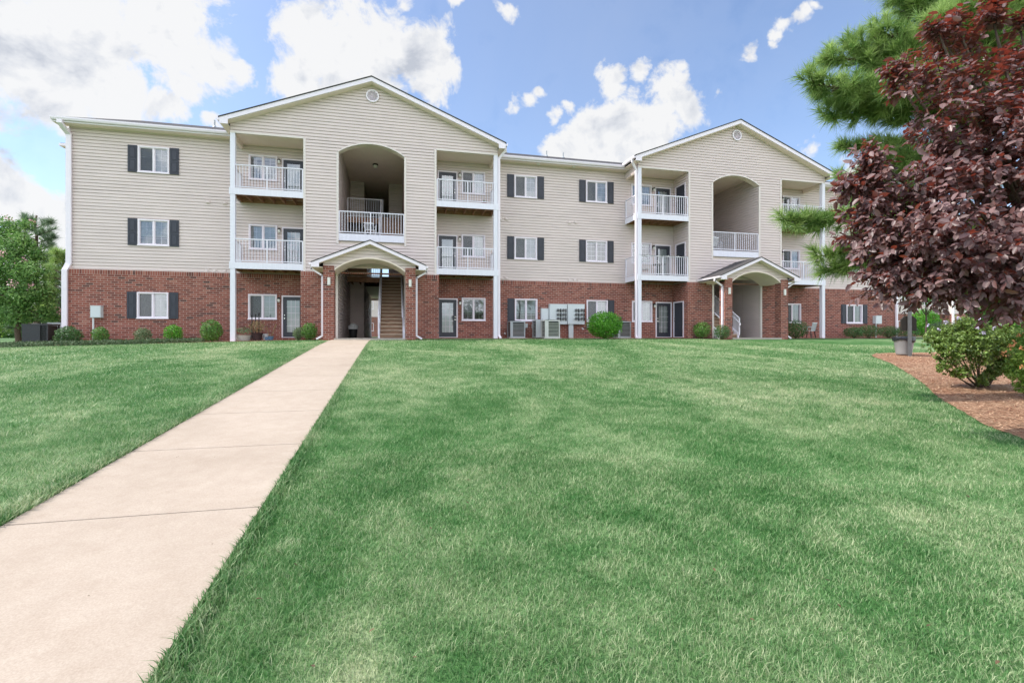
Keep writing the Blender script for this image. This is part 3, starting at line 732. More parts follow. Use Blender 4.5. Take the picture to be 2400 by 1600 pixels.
    for k in range(n):
        t0, t1 = 2 * math.pi * k / n, 2 * math.pi * (k + 1) / n
        q = lambda r, t: (g + .03 + r * math.cos(t), cy, cz + r * math.sin(t))
        vt.prism([q(.235, t0), q(.235, t1), q(.30, t1), q(.30, t0)], (0, -.05, 0))
    for k in range(9):
        z = -.21 + k * .0525; hw = math.sqrt(max(.001, .24 ** 2 - z * z)); vt.quad((g + .03 - hw, cy - .035, cz + z - .022), (g + .03 + hw, cy - .035, cz + z - .022), (g + .03 + hw, cy - .005, cz + z + .02), (g + .03 - hw, cy - .005, cz + z + .02))
    vt.build('gable_vent', M['trim'], b_)
    # --- balconies
    for s in (-1, 1):
        for zf in (FL2, FL3):
            x0, x1 = sorted((g + s * (HB + .0), g + s * (HG + .02)))
            dk = MB(); dk.box(x0 + .01, x1 - .01, YF - .02, YF + .02, zf - .29, zf); xo_ = g + s * HG
            dk.box(xo_ - .02, xo_ + .02, YF + .021, YM - .03, zf - .29, zf)
            dk.box(*sorted((xo_ - s * .12, xo_ + s * .035)), YF - .032, YF + .12, zf - .30, zf + .01)
            bo = dk.build('balcony', M['white'], b_)
            jo = MB(); jo.box(x0 + .02, x1 - .03, YF + .02, YM - .03, zf - .05, zf - .02)
            nj = 7
            for k in range(nj):
                x = x0 + .1 + (x1 - x0 - .2) * k / (nj - 1); jo.box(x - .02, x + .02, YF + .03, YM - .06, zf - .27, zf - .05)
            jo.box(x0 + .02, x1 - .03, YM - .06, YM - .025, zf - .28, zf - .05)
            jo.build('deck_joists', M['wood'], bo)
            ry = MB(); xs = xo_ - s * .13; xe = g + s * (HB + .05)
            baluster_rail(ry, (xs, YF + .03), (xe, YF + .03), zf + 1.05)
            baluster_rail(ry, (xo_ - s * .03, YF + .12), (xo_ - s * .03, YM - .05), zf + 1.05)
            ry.build('railing', M['white'], bo)
        po = MB(); x0, x1 = sorted((g + s * (HG - .20), g + s * (HG + .0)))
        for z0, z1 in ((-.5, FL2 - .30), (FL2, FL3 - .30), (FL3, 9.17)): po.box(x0, x1, YF - .02, YF + .18, z0, z1)
        po.build('balcony_post', M['white'], b_)
        sk = MB()
        for zf in (FL2, FL3): sk.lathe([(0, 0), (.05, 0), (.04, -.05), (0, -.06)], (g + s * 4.6, YF + .8, zf - .30), 8)
    if gi == 1:
        for zf in (.01, FL2 - .07, FL3 - .07):
            xd = (g - HB - .0) if zf > 1 else g - HB - .12
            door(xd - .001, YF + .775, zf, 'solid', rotz=R(-90), hinge=-1)
    # --- entrance portico
    PY = 22.85; PW = 1.97; PR = 2.42; PA = 4.25; PS = .425
    pc = []
    for s in (-1, 1):
        cb = MB(); x0, x1 = sorted((g + s * 1.52, g + s * PW)); cb.box(x0, x1, PY - .05, PY + .40, -.9, 3.14); cb.build('brick_column', M['brick'], b_)
        sc = MB(); xc = (x0 + x1) / 2 - s * .02; sc.tube([(xc, PY - .09, 2.30), (xc, PY - .09, 2.62)], .065, 12); sc.build('wall_sconce', M['lampglass'], b_)
    hxp, pcuts = arch(g, 1.50, 2.96, 3.50)
    wall(pgm := MB(), front(PY + .0), 2.96, PA - .12, lambda z, g=g: g - min(PW + .0, (PA - .12 - z) / PS), lambda z, g=g: g + min(PW, (PA - .12 - z) / PS),
         [(2.9, 3.50, lambda z, g=g, h=hxp: g - h(z), lambda z, g=g, h=hxp: g + h(z), pcuts)])
    pgm.build('portico_gable', M['siding'], b_)
    rp = (1.50 ** 2 + .54 ** 2) / (2 * .54); zc = 3.50 - rp; a0 = math.asin(1.5 / rp)
    pv = MB(); pts = [(g + rp * math.sin(a0 * (2 * i / n - 1)), zc + rp * math.cos(a0 * (2 * i / n - 1))) for i in range(n + 1)]
    for (xa_, za), (xb_, zb) in zip(pts[:-1], pts[1:]):
        pv.prism([(xa_, PY - .035, za), (xb_, PY - .035, zb), (xb_, PY - .035, zb + .07), (xa_, PY - .035, za + .07)], (0, .035, 0))
        pv.quad((xa_, PY - .035, za), (xb_, PY - .035, zb), (xb_, YF - .1, zb), (xa_, YF - .1, za))
    for s in (-1, 1):
        x0, x1 = sorted((g + s * 1.50, g + s * PW)); pv.box(x0, x1, PY + .02, YF - .105, 2.95, 3.14)
    # tympanum between vault and block wall
    pv.build('portico_vault', M['soffit'], b_)
    pr = MB(); pf = MB()
    for s in (-1, 1):
        e = g + s * PR; zt = PA - PS * PR
        pr.prism([(g, PY - .40, PA), (e, PY - .40, zt), (e, PY - .40, zt + .04), (g, PY - .40, PA + .04)], (0, YF - PY + .40, 0))
        pf.prism([(g, PY - .375, PA - .004), (e, PY - .375, zt - .004), (e, PY - .375, zt - .15), (g, PY - .375, PA - .15)], (0, .03, 0))
        pf.prism([(e, PY - .38, zt - .02), (e - s * .33, PY - .38, zt + .12), (e - s * .33, PY - .38, zt - .19), (e, PY - .38, zt - .19)], (0, .035, 0))
        pf.prism([(e + s * .0, PY - .36, zt - .01), (e + s * .10, PY - .36, zt - .01), (e + s * .08, PY - .36, zt - .10), (e, PY - .36, zt - .11)], (0, YF - PY + .30, 0))
        soff.prism([(g, PY - .345, PA - .13), (e, PY - .345, zt - .13), (e, PY - .345, zt - .14), (g, PY - .345, PA - .14)], (0, .344, 0))
        x0, x1 = sorted((g + s * PW, e)); soff.box(x0, x1, PY - .34, YF - .11, zt - .185, zt - .17)
        ds = MB(); xg = e + s * .05; xc = g + s * (PW + .05)
        yy = PY + .1
        ds.duct([(xg, yy, zt - .10), (xg, yy, zt - .22), (xc, yy, zt - .50), (xc, yy, .10), (xc + s * .22, yy - .02, -.03)], .075, .095); ds.build('downspout', M['trim'], b_)
    pr.build('portico_roof', M['shingle'], b_); pf.build('portico_fascia', M['trim'], b_)
# downspouts of the main roof
def dspout(pts, w=.12, d=.09):
    m = MB(); m.duct(pts, w, d); m.build('downspout', M['trim'], b_)
dspout([(XL - .05, E0 - .06, RZ - .1), (XL - .05, E0 - .06, RZ - .22), (XL + .03, YM - .09, RZ - .55), (XL + .03, YM - .09, BR + .25), (XL - .07, YB - .09, BR - .08), (XL - .07, YB - .09, -.3)], .20, .1)
for g, s in ((G1, 1), (G2, -1)):
    xg = g + s * (GHW + .06); xc = g + s * (HG + .08)
    dspout([(xg, YF - .1, GT - .12), (xg, YF - .1, GT - .26), (xc, YF + .06, GT - .62), (xc, YF + .06, .12), (xc - s * -.05, YF - .10, -.02)], .11, .085)
dspout([(XR + .02, E0 - .06, RZ - .1), (XR + .02, YM - .09, RZ - .55), (XR + .02, YM - .09, BR + .2), (XR + .12, YB - .09, BR - .1), (XR + .12, YB - .09, -.3)], .13, .09)
sid.build('siding_wall', M['siding'], b_); brk.build('brick_wall', M['brick'], b_); sold.build('soldier_course', M['soldier'], b_)
soff.build('soffit', M['soffit'], b_)
# interior mass so light does not leak through
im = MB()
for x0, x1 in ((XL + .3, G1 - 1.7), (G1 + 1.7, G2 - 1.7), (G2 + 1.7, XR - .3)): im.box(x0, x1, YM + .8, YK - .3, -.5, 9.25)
im.build('inner_light_block', M['room'], b_)
# back wall
bw = MB(); wall(bw, lambda a, h, d: (a, YK + d, h), -.5, 9.5, K(XL), K(XR), [rect(G1 - .72, G1 + .72, -1, 2.9), rect(G1 - .72, G1 + .72, FL2, 6.2), rect(G2 - .72, G2 + .72, -1, 2.9), rect(G2 - .72, G2 + .72, FL2, 6.2)])
bw.build('rear_wall', M['siding'], b_)
# small wall vents and roof pipes
def vent(px, py):
    p = at(px, py, YM); m = MB(); m.box(p.x - .09, p.x + .09, YM - .045, YM, p.z - .08, p.z + .08); m.prism([(p.x - .055, YM - .047, p.z + .04), (p.x - .055, YM - .047, p.z - .04), (p.x - .055, YM - .085, p.z - .04)], (.11, 0, 0))
    m.build('wall_vent', M['siding'], b_)
for q in ((487.5, 473), (527, 475.6), (485, 634), (503, 634.5), (526, 635.5), (1172, 513), (1187, 513), (1334, 521), (1349, 521), (1174, 651), (1187, 652), (1335, 657), (1347, 657), (1356, 658)): vent(*q)
def rpipe(px, py, h=.25):
    d = ray(px, py); # on the front roof slope
    t = 26.5
    for i in range(40):
        z = EYE + d.z / d.y * t; zr = RZ + SL * (t - E0) + .05; t += (zr - z) * .8 if abs(zr - z) < 5 else 0
        t = min(max(t, 26.2), 33)
    x = d.x / d.y * t; zr = RZ + SL * (t - E0); m = MB(); m.tube([(x, t, zr - .1), (x, t, zr + h + .12)], .045, 8); m.lathe([(.13, .0), (.05, .13)], (x, t, zr + .02), 8); m.build('vent_pipe', M['acgrey'], b_)
for px, py, h in ((503, 308, .35), (1186, 370, .35), (1281, 375, .3), (1320, 379, .3), (1758, 290, .1)):
    if px < 1700: rpipe(px, py + 2, h)
# floodlights under the eave
for px, py in ((1262, 382), (1345, 388)):
    p = at(px, py, E0 + .25); m = MB(); m.lathe([(0, 0), (.1, 0), (.09, -.05), (0, -.07)], (p.x, E0 + .25, RZ - .17), 10); m.build('eave_light', M['lampglass'], b_)

# floor slab through the breezeways
for g in (G1, G2):
    m = MB(); m.box(g - 1.52, g + 1.52, 22.75, 31.0, -.5, -.01); m.box(g - .72, g + .72, 31.0, YK + 2, -.5, -.01); m.build('floor_slab', M['slab'], b_)

# ------------------------------------------------------------------ ground
PX0, PX1 = -2.62, -.985
def axis(parts):
    a = []
    for lo, hi, st in parts: a += list(np.arange(lo, hi, st))
    return np.array(a + [parts[-1][1]])
gx = axis([(-2000, -200, 300), (-200, -40, 20), (-40, -16, 2), (-16, 36, .8), (36, 60, 3), (60, 200, 20), (200, 2000, 300)])
gy = axis([(-2000, -100, 300), (-100, -8, 12), (-8, 30, .5), (30, 60, 5), (60, 200, 20), (200, 2600, 300)])
V = np.array([(x, y, gz(x, y) - (0 if y > -3 else 0)) for y in gy for x in gx]); nx = len(gx)
F = np.array([(j * nx + i, j * nx + i + 1, (j + 1) * nx + i + 1, (j + 1) * nx + i) for j in range(len(gy) - 1) for i in range(nx - 1)])
tag(link('lawn', npmesh('lawn', V, F, M['lawn'], smooth=True)), kind='structure')
# concrete walk in panels with tooled joints
m = MB(); ys = [-3, -1.3, .45, 2.2] + [4.13 + 1.735 * k for k in range(12)]
for a, b in zip(ys[:-1], ys[1:]):
    b = min(b, 22.74)
    if a > 22: break
    n = 4
    for k in range(n):
        ya, yb = a + .006 + (b - a - .012) * k / n, a + .006 + (b - a - .012) * (k + 1) / n
        za, zb = gz(0, ya) + .022, gz(0, yb) + .022
        m.quad((PX0, ya, za), (PX1, ya, za), (PX1, yb, zb), (PX0, yb, zb))
        m.quad((PX1, ya, za), (PX1, ya, za - .12), (PX1, yb, zb - .12), (PX1, yb, zb)); m.quad((PX0, ya, za), (PX0, yb, zb), (PX0, yb, zb - .12), (PX0, ya, za - .12))
    for yy in (a + .006, b - .006): z = gz(0, yy) + .022; m.quad((PX0, yy, z), (PX1, yy, z), (PX1, yy, z - .12), (PX0, yy, z - .12))
tag(m.build('footpath', M['path']), kind='structure')
jm = MB()
for yy in ys[1:-1]:
    if yy < 22.6: z = gz(0, yy) + .010; jm.quad((PX0 + .01, yy - .007, z), (PX1 - .01, yy - .007, z), (PX1 - .01, yy + .007, z), (PX0 + .01, yy + .007, z))
tag(jm.build('footpath_joint', M['barkdark']), kind='structure')

# mulch island on the right
edge = [(2420, 1042), (2390, 1026), (2348, 1012), (2304, 995), (2261, 968), (2236, 954), (2210, 939), (2190, 924), (2175, 909), (2155, 893), (2132, 878), (2110, 864), (2089, 852), (2065, 843), (2046, 836), (2044, 832), (2052, 829.5), (2075, 828), (2120, 827), (2178, 826.5), (2240, 824), (2320, 822)]
ep = [ongr(*q) for q in edge]
ep2 = []
for i in range(len(ep) - 1):
    for k in range(6):
        p = ep[i].lerp(ep[i + 1], k / 6); ep2.append(Vector((p.x + random.uniform(-.012, .012), p.y + random.uniform(-.012, .012), 0)))
ep2 += [ep[-1], Vector((30, 15, 0)), Vector((30, 4, 0)), Vector((ep[0].x + 2, ep[0].y - .6, 0))]
MULCH = np.array([(p.x, p.y) for p in ep2])
mm_ = MB(); mm_.quad(*[(p.x, p.y, -1.5 + .0667 * p.y + .014) for p in ep2])
tag(mm_.build('mulch_bed', M['mulch']), kind='structure')
def inpoly(x, y, P):
    c = np.zeros(len(x), bool); n = len(P)
    for i in range(n):
        x0, y0 = P[i]; x1, y1 = P[(i + 1) % n]
        if y0 == y1: continue
        t = ((y0 > y) != (y1 > y)) & (x < (x1 - x0) * (y - y0) / (y1 - y0) + x0); c ^= t
    return c
def gza(x, y):
    k = .12; base = -1.5 + .0667 * y
    z = -k * np.log(np.exp(-np.maximum(base, -3) / k) + math.exp(.035 / k))
    return z - .022 * np.clip(-x - 2, 0, 14) * np.clip(y / 23, 0, 1)
# pine straw and bark bits
n = 110000
t = RNG.uniform(0, 1, n) ** .7; x = RNG.uniform(7.5, 22, n); y = RNG.uniform(4.2, 14.2, n)
k_ = inpoly(x, y, MULCH); x, y = x[k_], y[k_]; n = len(x)
ang = RNG.uniform(0, 2 * math.pi, n); ln = RNG.uniform(.04, .12, n); wd = RNG.uniform(.003, .013, n) ** 1.0
P0 = np.stack([x, y, -1.5 + .0667 * y + .018 + RNG.uniform(0, .015, n)], 1); d = np.stack([np.cos(ang), np.sin(ang), RNG.uniform(-.05, .25, n)], 1); s_ = np.stack([-np.sin(ang), np.cos(ang), np.zeros(n)], 1)
V = np.stack([P0 - s_ * wd[:, None], P0 + s_ * wd[:, None], P0 + d * ln[:, None]], 1).reshape(-1, 3)
M['straw'] = foliage('loose_pine_straw', (.24, .10, .055), (.80, .56, .37), .8, .1)
tag(link('pine_straw', npmesh('pine_straw', V, np.arange(3 * n).reshape(n, 3), M['straw'], np.repeat(RNG.uniform(0, 1, n), 3))),
    'loose tan pine straw and bark bits scattered over the mulch bed', 'pine straw', kind='stuff')

n = 90; x, y = [], []
while len(x) < n:
    r_, t_ = 2.2 + 14 * random.random(), random.uniform(-.8, .8) + TH; x.append(r_ * math.sin(t_)); y.append(r_ * math.cos(t_))
x, y = np.array(x), np.array(y); onp = (x > PX0) & (x < PX1)
P = np.stack([x, y, gza(x, y) + np.where(onp, .026, .045)], 1); D = sph(n); D[:, 2] *= .15; U = np.tile([0, 0, 1.0], (n, 1)) + sph(n) * .25
V, F, r = leaves(P, D, np.where(onp, .014, .03) * RNG.uniform(.6, 1.2, n), .5, U)
M['fallen'] = foliage('fallen_brown_leaf', (.03, .018, .01), (.16, .10, .05), .7, .05)
tag(link('fallen_leaves', npmesh('fallen_leaves', V, F, M['fallen'], r)), 'small brown fallen leaves scattered over the lawn and walk', 'fallen leaves', kind='stuff')

# strip of bare mulch along the building foot
fb = MB()
def strip(x0, x1, y0, y1):
    n = max(2, int((x1 - x0) / .8))
    for i in range(n):
        xa, xb = x0 + (x1 - x0) * i / n, x0 + (x1 - x0) * (i + 1) / n
        ya, yb = y0 + .08 * math.sin(i * 1.7), y0 + .08 * math.sin((i + 1) * 1.7)
        fb.quad((xa, ya, gz(xa, ya) + .03), (xb, yb, gz(xb, yb) + .03), (xb, y1, gz(xb, y1) + .03), (xa, y1, gz(xa, y1) + .03))
strip(-14.6, G1 - 1.6, 24.05, 26.1); strip(G1 + 2.0, G2 - 1.6, 24.2, 26.1); strip(G2 + 2.0, 33, 24.1, 26.1)
strip(-3.2, -2.7, 23.2, 24.05)
tag(fb.build('foundation_bed', M['mulch']), kind='structure')

# ------------------------------------------------------------------ grass
def blades(x, y, h, w, seg, lean=1.1):
    n = len(x); z = gza(x, y); ang = RNG.uniform(0, 2 * math.pi, n); la = RNG.uniform(.1, lean, n) * h * 1.3
    d = np.stack([np.cos(ang), np.sin(ang), np.zeros(n)], 1); fa = ang + RNG.uniform(.8, 2.3, n)
    s = np.stack([np.cos(fa), np.sin(fa), np.zeros(n)], 1) * (w / 2)[:, None]
    b = np.stack([x, y, z], 1); up = np.array([0, 0, 1.0])
    r = RNG.uniform(0, 1, n)
    if seg:
        md = b + d * (la * .35)[:, None] + up * (h * .6)[:, None]; tp = b + d * la[:, None] + up * (h * .92)[:, None]
        V = np.stack([b - s, b + s, md + s * .8, md - s * .8, tp], 1).reshape(-1, 3); i = (np.arange(n) * 5)[:, None]
        F = np.concatenate([i + np.array([0, 1, 2]), i + np.array([0, 2, 3]), i + np.array([3, 2, 4])], 0); return V, F, np.repeat(r, 5)
    tp = b + d * la[:, None] + up * h[:, None]
    V = np.stack([b - s, b + s, tp], 1).reshape(-1, 3); return V, np.arange(3 * n).reshape(n, 3), np.repeat(r, 3)
def wedge(r0, r1, dens, a=.93):
    n = int(dens * .5 * (r1 * r1 - r0 * r0) * 2 * a)
    r = np.sqrt(RNG.uniform(r0 * r0, r1 * r1, n)); t = RNG.uniform(-a, a, n) + TH
    return r * np.sin(t), r * np.cos(t)
acc = []
GRASS_K = 1.0
for r0, r1, dens, h0, h1, w, seg in ((1.5, 3.2, 12500, .016, .042, .0030, 1), (3.2, 5.4, 8500, .016, .042, .0036, 1), (5.4, 8.5, 4200, .018, .045, .0050, 0), (8.5, 13, 1700, .022, .05, .008, 0), (13, 18, 800, .022, .048, .012, 0), (18, 27, 330, .02, .045, .02, 0)):
    x, y = wedge(r0, r1, dens * GRASS_K)
    k_ = ~((x > PX0 - .01) & (x < PX1 + .01)) & ~inpoly(x, y, MULCH) & (y < 24.2 - .15 * np.sin(x)) & (y > -1)
    k_ &= ~((y > 22.7) & (x > PX0 - .3) & (x < 1)) 
    x, y = x[k_], y[k_]; n = len(x)
    clump = .75 + .5 * (np.sin(x * 5.1 + np.sin(y * 3.3) * 2) * np.sin(y * 4.7 + np.sin(x * 2.9)) * .5 + .5)
    acc.append(blades(x, y, RNG.uniform(h0, h1, n) * clump, w * RNG.uniform(.7, 1.3, n), seg))
# lush fringe beside the walk
n = 26000; y = 1.2 + 20 * RNG.uniform(0, 1, n) ** 1.8; x = PX0 - .005 - np.abs(RNG.normal(0, .10, n))
acc.append(blades(x, y, RNG.uniform(.05, .10, n), RNG.uniform(.005, .009, n), 1, .9))
n = 12000; y = 1.2 + 20 * RNG.uniform(0, 1, n) ** 1.8; x = PX1 + .005 + np.abs(RNG.normal(0, .05, n))
acc.append(blades(x, y, RNG.uniform(.04, .075, n), RNG.uniform(.004, .007, n), 1, .9))
def merge(acc):
    off = 0; Vs = []; Fs = []; Rs = []
    for V, F, r in acc: Vs.append(V); Fs.append(F + off); Rs.append(r); off += len(V)
    return np.concatenate(Vs), np.concatenate(Fs), np.concatenate(Rs)
V, F, r = merge(acc)
tag(link('grass', npmesh('grass', V, F, M['blade'], r)), 'short mown green grass with paler dry tufts covering the sloping lawn', 'grass', kind='stuff')

# ------------------------------------------------------------------ plants
def leaf_ball(c, rad, n, size, width=.55, inner=.35, lump=.16, low=-1.0):
    d = sph(int(n * 1.3)); d = d[d[:, 2] > low][:n]; n = len(d)
    ph = RNG.uniform(0, 6.28, (5, 3)); w = np.zeros(n)
    for k in range(5): w += np.sin((d * (2.2 + k * .9) + ph[k]).sum(1) * 2.2) / 5
    rr = (1 - inner * RNG.uniform(0, 1, n) ** 2) * (1 + lump * w * 2)
    P = np.array(c) + d * rr[:, None] * np.array(rad)
    D = d * .35 + sph(n) * .9 + np.array([0, 0, .15]); up = d + sph(n) * .45
    return leaves(P, D, size * RNG.uniform(.7, 1.2, n), width, up)
def shrub(label, px0, px1, pyt, pyb, Y, mat='shrub', n=1400, size=.075, group='clipped shrubs along the building foot', cat='shrub', flowers=None, base=None):
    a, b2 = at(px0, pyb, Y), at(px1, pyt, Y); cx = (a.x + b2.x) / 2; rx = (b2.x - a.x) / 2; g0 = gz(cx, Y)
    zt = b2.z; zb = g0 + .03; cz = (zt + zb) / 2; rz = (zt - zb) / 2
    t = thing('shrub', label, cat, (cx, Y, g0), group)
    acc = [leaf_ball((0, 0, cz - g0), (rx * .92, rx * .87, rz * .94), int(n * 1.3), size * .9, .6, .22, .09), leaf_ball((0, 0, cz - g0), (rx * .7, rx * .65, rz * .7), n // 3, size, inner=.6)]
    V, F, r = merge(acc); link('foliage', npmesh('foliage', V, F, M[mat], r), t)
    s = MB()
    for k in range(6):
        an = k * 1.05 + random.random(); s.tube([(0, 0, -.05), (math.cos(an) * rx * .3, math.sin(an) * rx * .3, rz * .8), (math.cos(an) * rx * .6, math.sin(an) * rx * .5, rz * 1.4)], [.018, .012, .005], 5)
    s.build('stem', M['bark'], t)
    return t
G_ = 'small shrubs along the building foot'
shrub('wide dark green shrub at the foot of the white corner downspout', 129, 192, 765, 797, 25.0, 'shrubdark', 1500, .07, G_)
shrub('round dark green shrub under the grey utility box on the left brick wall', 215, 256, 765, 797, 25.1, 'shrub', 1100, .06, G_)
shrub('pale dusty green shrub beneath the shuttered ground floor window', 314, 356, 768, 797, 25.1, 'shrubdusty', 800, .065, G_)
shrub('bright green low shrub between the dusty shrub and the tallest round one', 383, 429, 761, 797, 24.9, 'shrubbright', 1200, .065, G_)
shrub('tall round glossy shrub just left of the white balcony post', 469, 523, 749, 797, 24.9, 'shrub', 1500, .07, G_)
shrub('small dusty shrub with bare brown stems before the dark patio door', 686, 711, 766, 795, 23.9, 'shrubdusty', 600, .055, G_)
shrub('round green shrub on bare stems left of the portico downspout', 705, 745, 756, 793, 23.8, 'shrub', 1100, .06, G_)
shrub('big vivid green ball shaped shrub in front of the air conditioners', 1377, 1457, 730, 797, 23.7, 'shrubbright', 4200, .085, G_)
shrub('squarish light green shrub left of the second portico downspout', 1627, 1664, 753, 790, 24.0, 'shrub', 1300, .06, G_)
shrub('small dense shrub at the foot of the second portico left column', 1676, 1709, 761, 790, 22.5, 'shrubdark', 1200, .055, G_)
shrub('broad dull green shrub right of the second portico right column', 1841, 1888, 749, 790, 24.0, 'shrubdark', 1700, .065, G_)
shrub('dark low shrub under the shuttered window near the right corner', 1982, 2020, 766, 791, 24.6, 'shrubdark', 1300, .06, G_)
shrub('dark shrub beside the utility box conduit near the right corner', 2014, 2058, 761, 791, 24.7, 'shrubdark', 1400, .06, G_)
shrub('dark shrub at the right corner downspout of the long building', 2064, 2101, 763, 791, 24.7, 'shrubdark', 1300, .06, G_)
shrub('dark shrub behind the grey litter bin past the building corner', 2098, 2146, 764, 792, 25.5, 'shrubdark', 1300, .065, G_)
# low juniper cover on the left
n = 16000; x = RNG.uniform(-22, -8.2, n); lim = 23.0 + .25 * np.sin(x * 1.3) + .9 * np.clip((x + 14.5) / 6, 0, 1)
y = lim + RNG.uniform(0, 1, n) * (25.4 - lim); hh = RNG.uniform(.0, .16, n)
P = np.stack([x, y, gza(x, y) + hh], 1); D = sph(n) * .6 + np.array([0, 0, .35])
V, F, r = leaves(P, D, RNG.uniform(.06, .13, n), .3, None)
tag(link('ground_cover', npmesh('ground_cover', V, F, M['cover'], r)), 'low grey green creeping juniper between the lawn and the left brick wall', 'ground cover', kind='stuff')

def limb(mb, pts, r0, r1, n=7):
    pts = [Vector(p) for p in pts]; out = []
    for i in range(len(pts) - 1):
        for k in range(4): out.append(pts[i].lerp(pts[i + 1], k / 4))
    out.append(pts[-1]); q = [out[0]]
    for p in out[1:-1]: q.append(p + Vector([random.uniform(-1, 1) for _ in range(3)]) * r0 * .35)
    q.append(out[-1]); k = len(q)
    mb.tube(q, [r0 + (r1 - r0) * i / (k - 1) for i in range(k)], n)

# --- purple leaved plum
PT = deep(2520, 800, 6.3); PT.z = gz(PT.x, PT.y)
def rel(px, py, D, o): return deep(px, py, D) - o
tr = thing('plum_tree', 'purple leaved plum tree with a rounded dark red crown at the right edge', 'tree', PT)
lobes = [(2245, 62, 13, 6.3), (2200, 80, 9, 6.2), (2325, 28, 13, 6.4), (2392, 72, 15, 6.4), (2112, 172, 11, 6.1), (2052, 372, 11, 6.1), (2068, 402, 14, 6.1), (2010, 430, 12, 6.1), (2222, 108, 34, 6.3), (2330, 60, 16, 6.4), (2275, 120, 30, 6.4), (2370, 150, 40, 6.5), (2195, 185, 50, 6.2), (2118, 212, 34, 6.1), (2280, 190, 85, 6.2), (2390, 220, 100, 6.4), (2210, 285, 68, 6.0), (2330, 330, 120, 6.0),
         (2225, 380, 55, 6.1), (2240, 430, 100, 5.9), (2110, 490, 92, 6.2), (2060, 440, 40, 6.1), (2200, 560, 140, 5.8), (2110, 600, 78, 6.0), (2330, 590, 130, 5.6), (2450, 420, 230, 6.0), (2480, 600, 150, 5.6),
         (2600, 300, 240, 6.6), (2650, 500, 220, 6.3), (2420, 540, 160, 7.0), (2180, 665, 50, 5.8), (2040, 560, 34, 6.1), (2085, 655, 34, 6.0), (2040, 480, 36, 6.1), (2280, 665, 40, 5.6), (2370, 690, 45, 5.5)]
ctr = rel(2420, 450, 6.3, PT)
W = MB(); limb(W, [(0, 0, -.1), (.02, 0, .8), (.0, .05, 1.5)], .085, .065, 10)
Lp = []; Ld = []; Lu = []
tw = MB()
for px, py, rp, D in lobes:
    c = rel(px, py, D, PT); rm = rp * D / FPX
    limb(W, [(0, .05, 1.45), (Vector((0, .05, 1.6)) + c) / 2 + Vector((0, 0, -.1)), c], .04, .012, 6)
    nt_ = int((110 if py < 330 else 160) * (rp / 150) ** 2.0) + (14 if py < 330 else 22)
    for k in range(nt_):
        d = Vector(RNG.normal(size=3)).normalized(); out = (c + d * rm - ctr).normalized()
        st = c + d * rm * random.uniform(.15, .85)
        dr = (out * .7 + d * .6 + Vector((0, 0, .28)) + Vector(RNG.normal(size=3)) * .25).normalized()
        ln_ = random.uniform(.14, .30) * (1.1 if 30 < rp < 80 else 1)
        en = st + dr * ln_ + Vector((0, 0, -.03))
        if random.random() < .35: tw.tube([st, (st + en) / 2 + Vector((0, 0, .012)), en], [.006, .004, .002], 4, False)
        m_ = random.randint(9, 14)
        for j in range(m_):
            f = (j + .5) / m_; p = st.lerp(en, f); an = j * 2.4 + k
            a1 = dr.cross(Vector((0, 0, 1))).normalized(); a2 = dr.cross(a1)
            ld = (dr * .45 + (a1 * math.cos(an) + a2 * math.sin(an)) * .75 + Vector((0, 0, -.42)) + out * .15)
            Lp.append(p); Ld.append(ld); Lu.append(out * .5 + Vector((0, 0, .75)) + Vector(RNG.normal(size=3)) * .35)
Lp, Ld, Lu = map(np.array, (Lp, Ld, Lu)); n = len(Lp)
V, F, r = leaves(Lp, Ld, RNG.uniform(.045, .125, n), .58, Lu, fold=.16)
link('crown', npmesh('crown', V, F, M['redleaf'], r), tr); W.build('trunk', M['bark'], tr, smooth=True); tw.build('twigs', M['barkdark'], tr)
print('plum leaves', n)

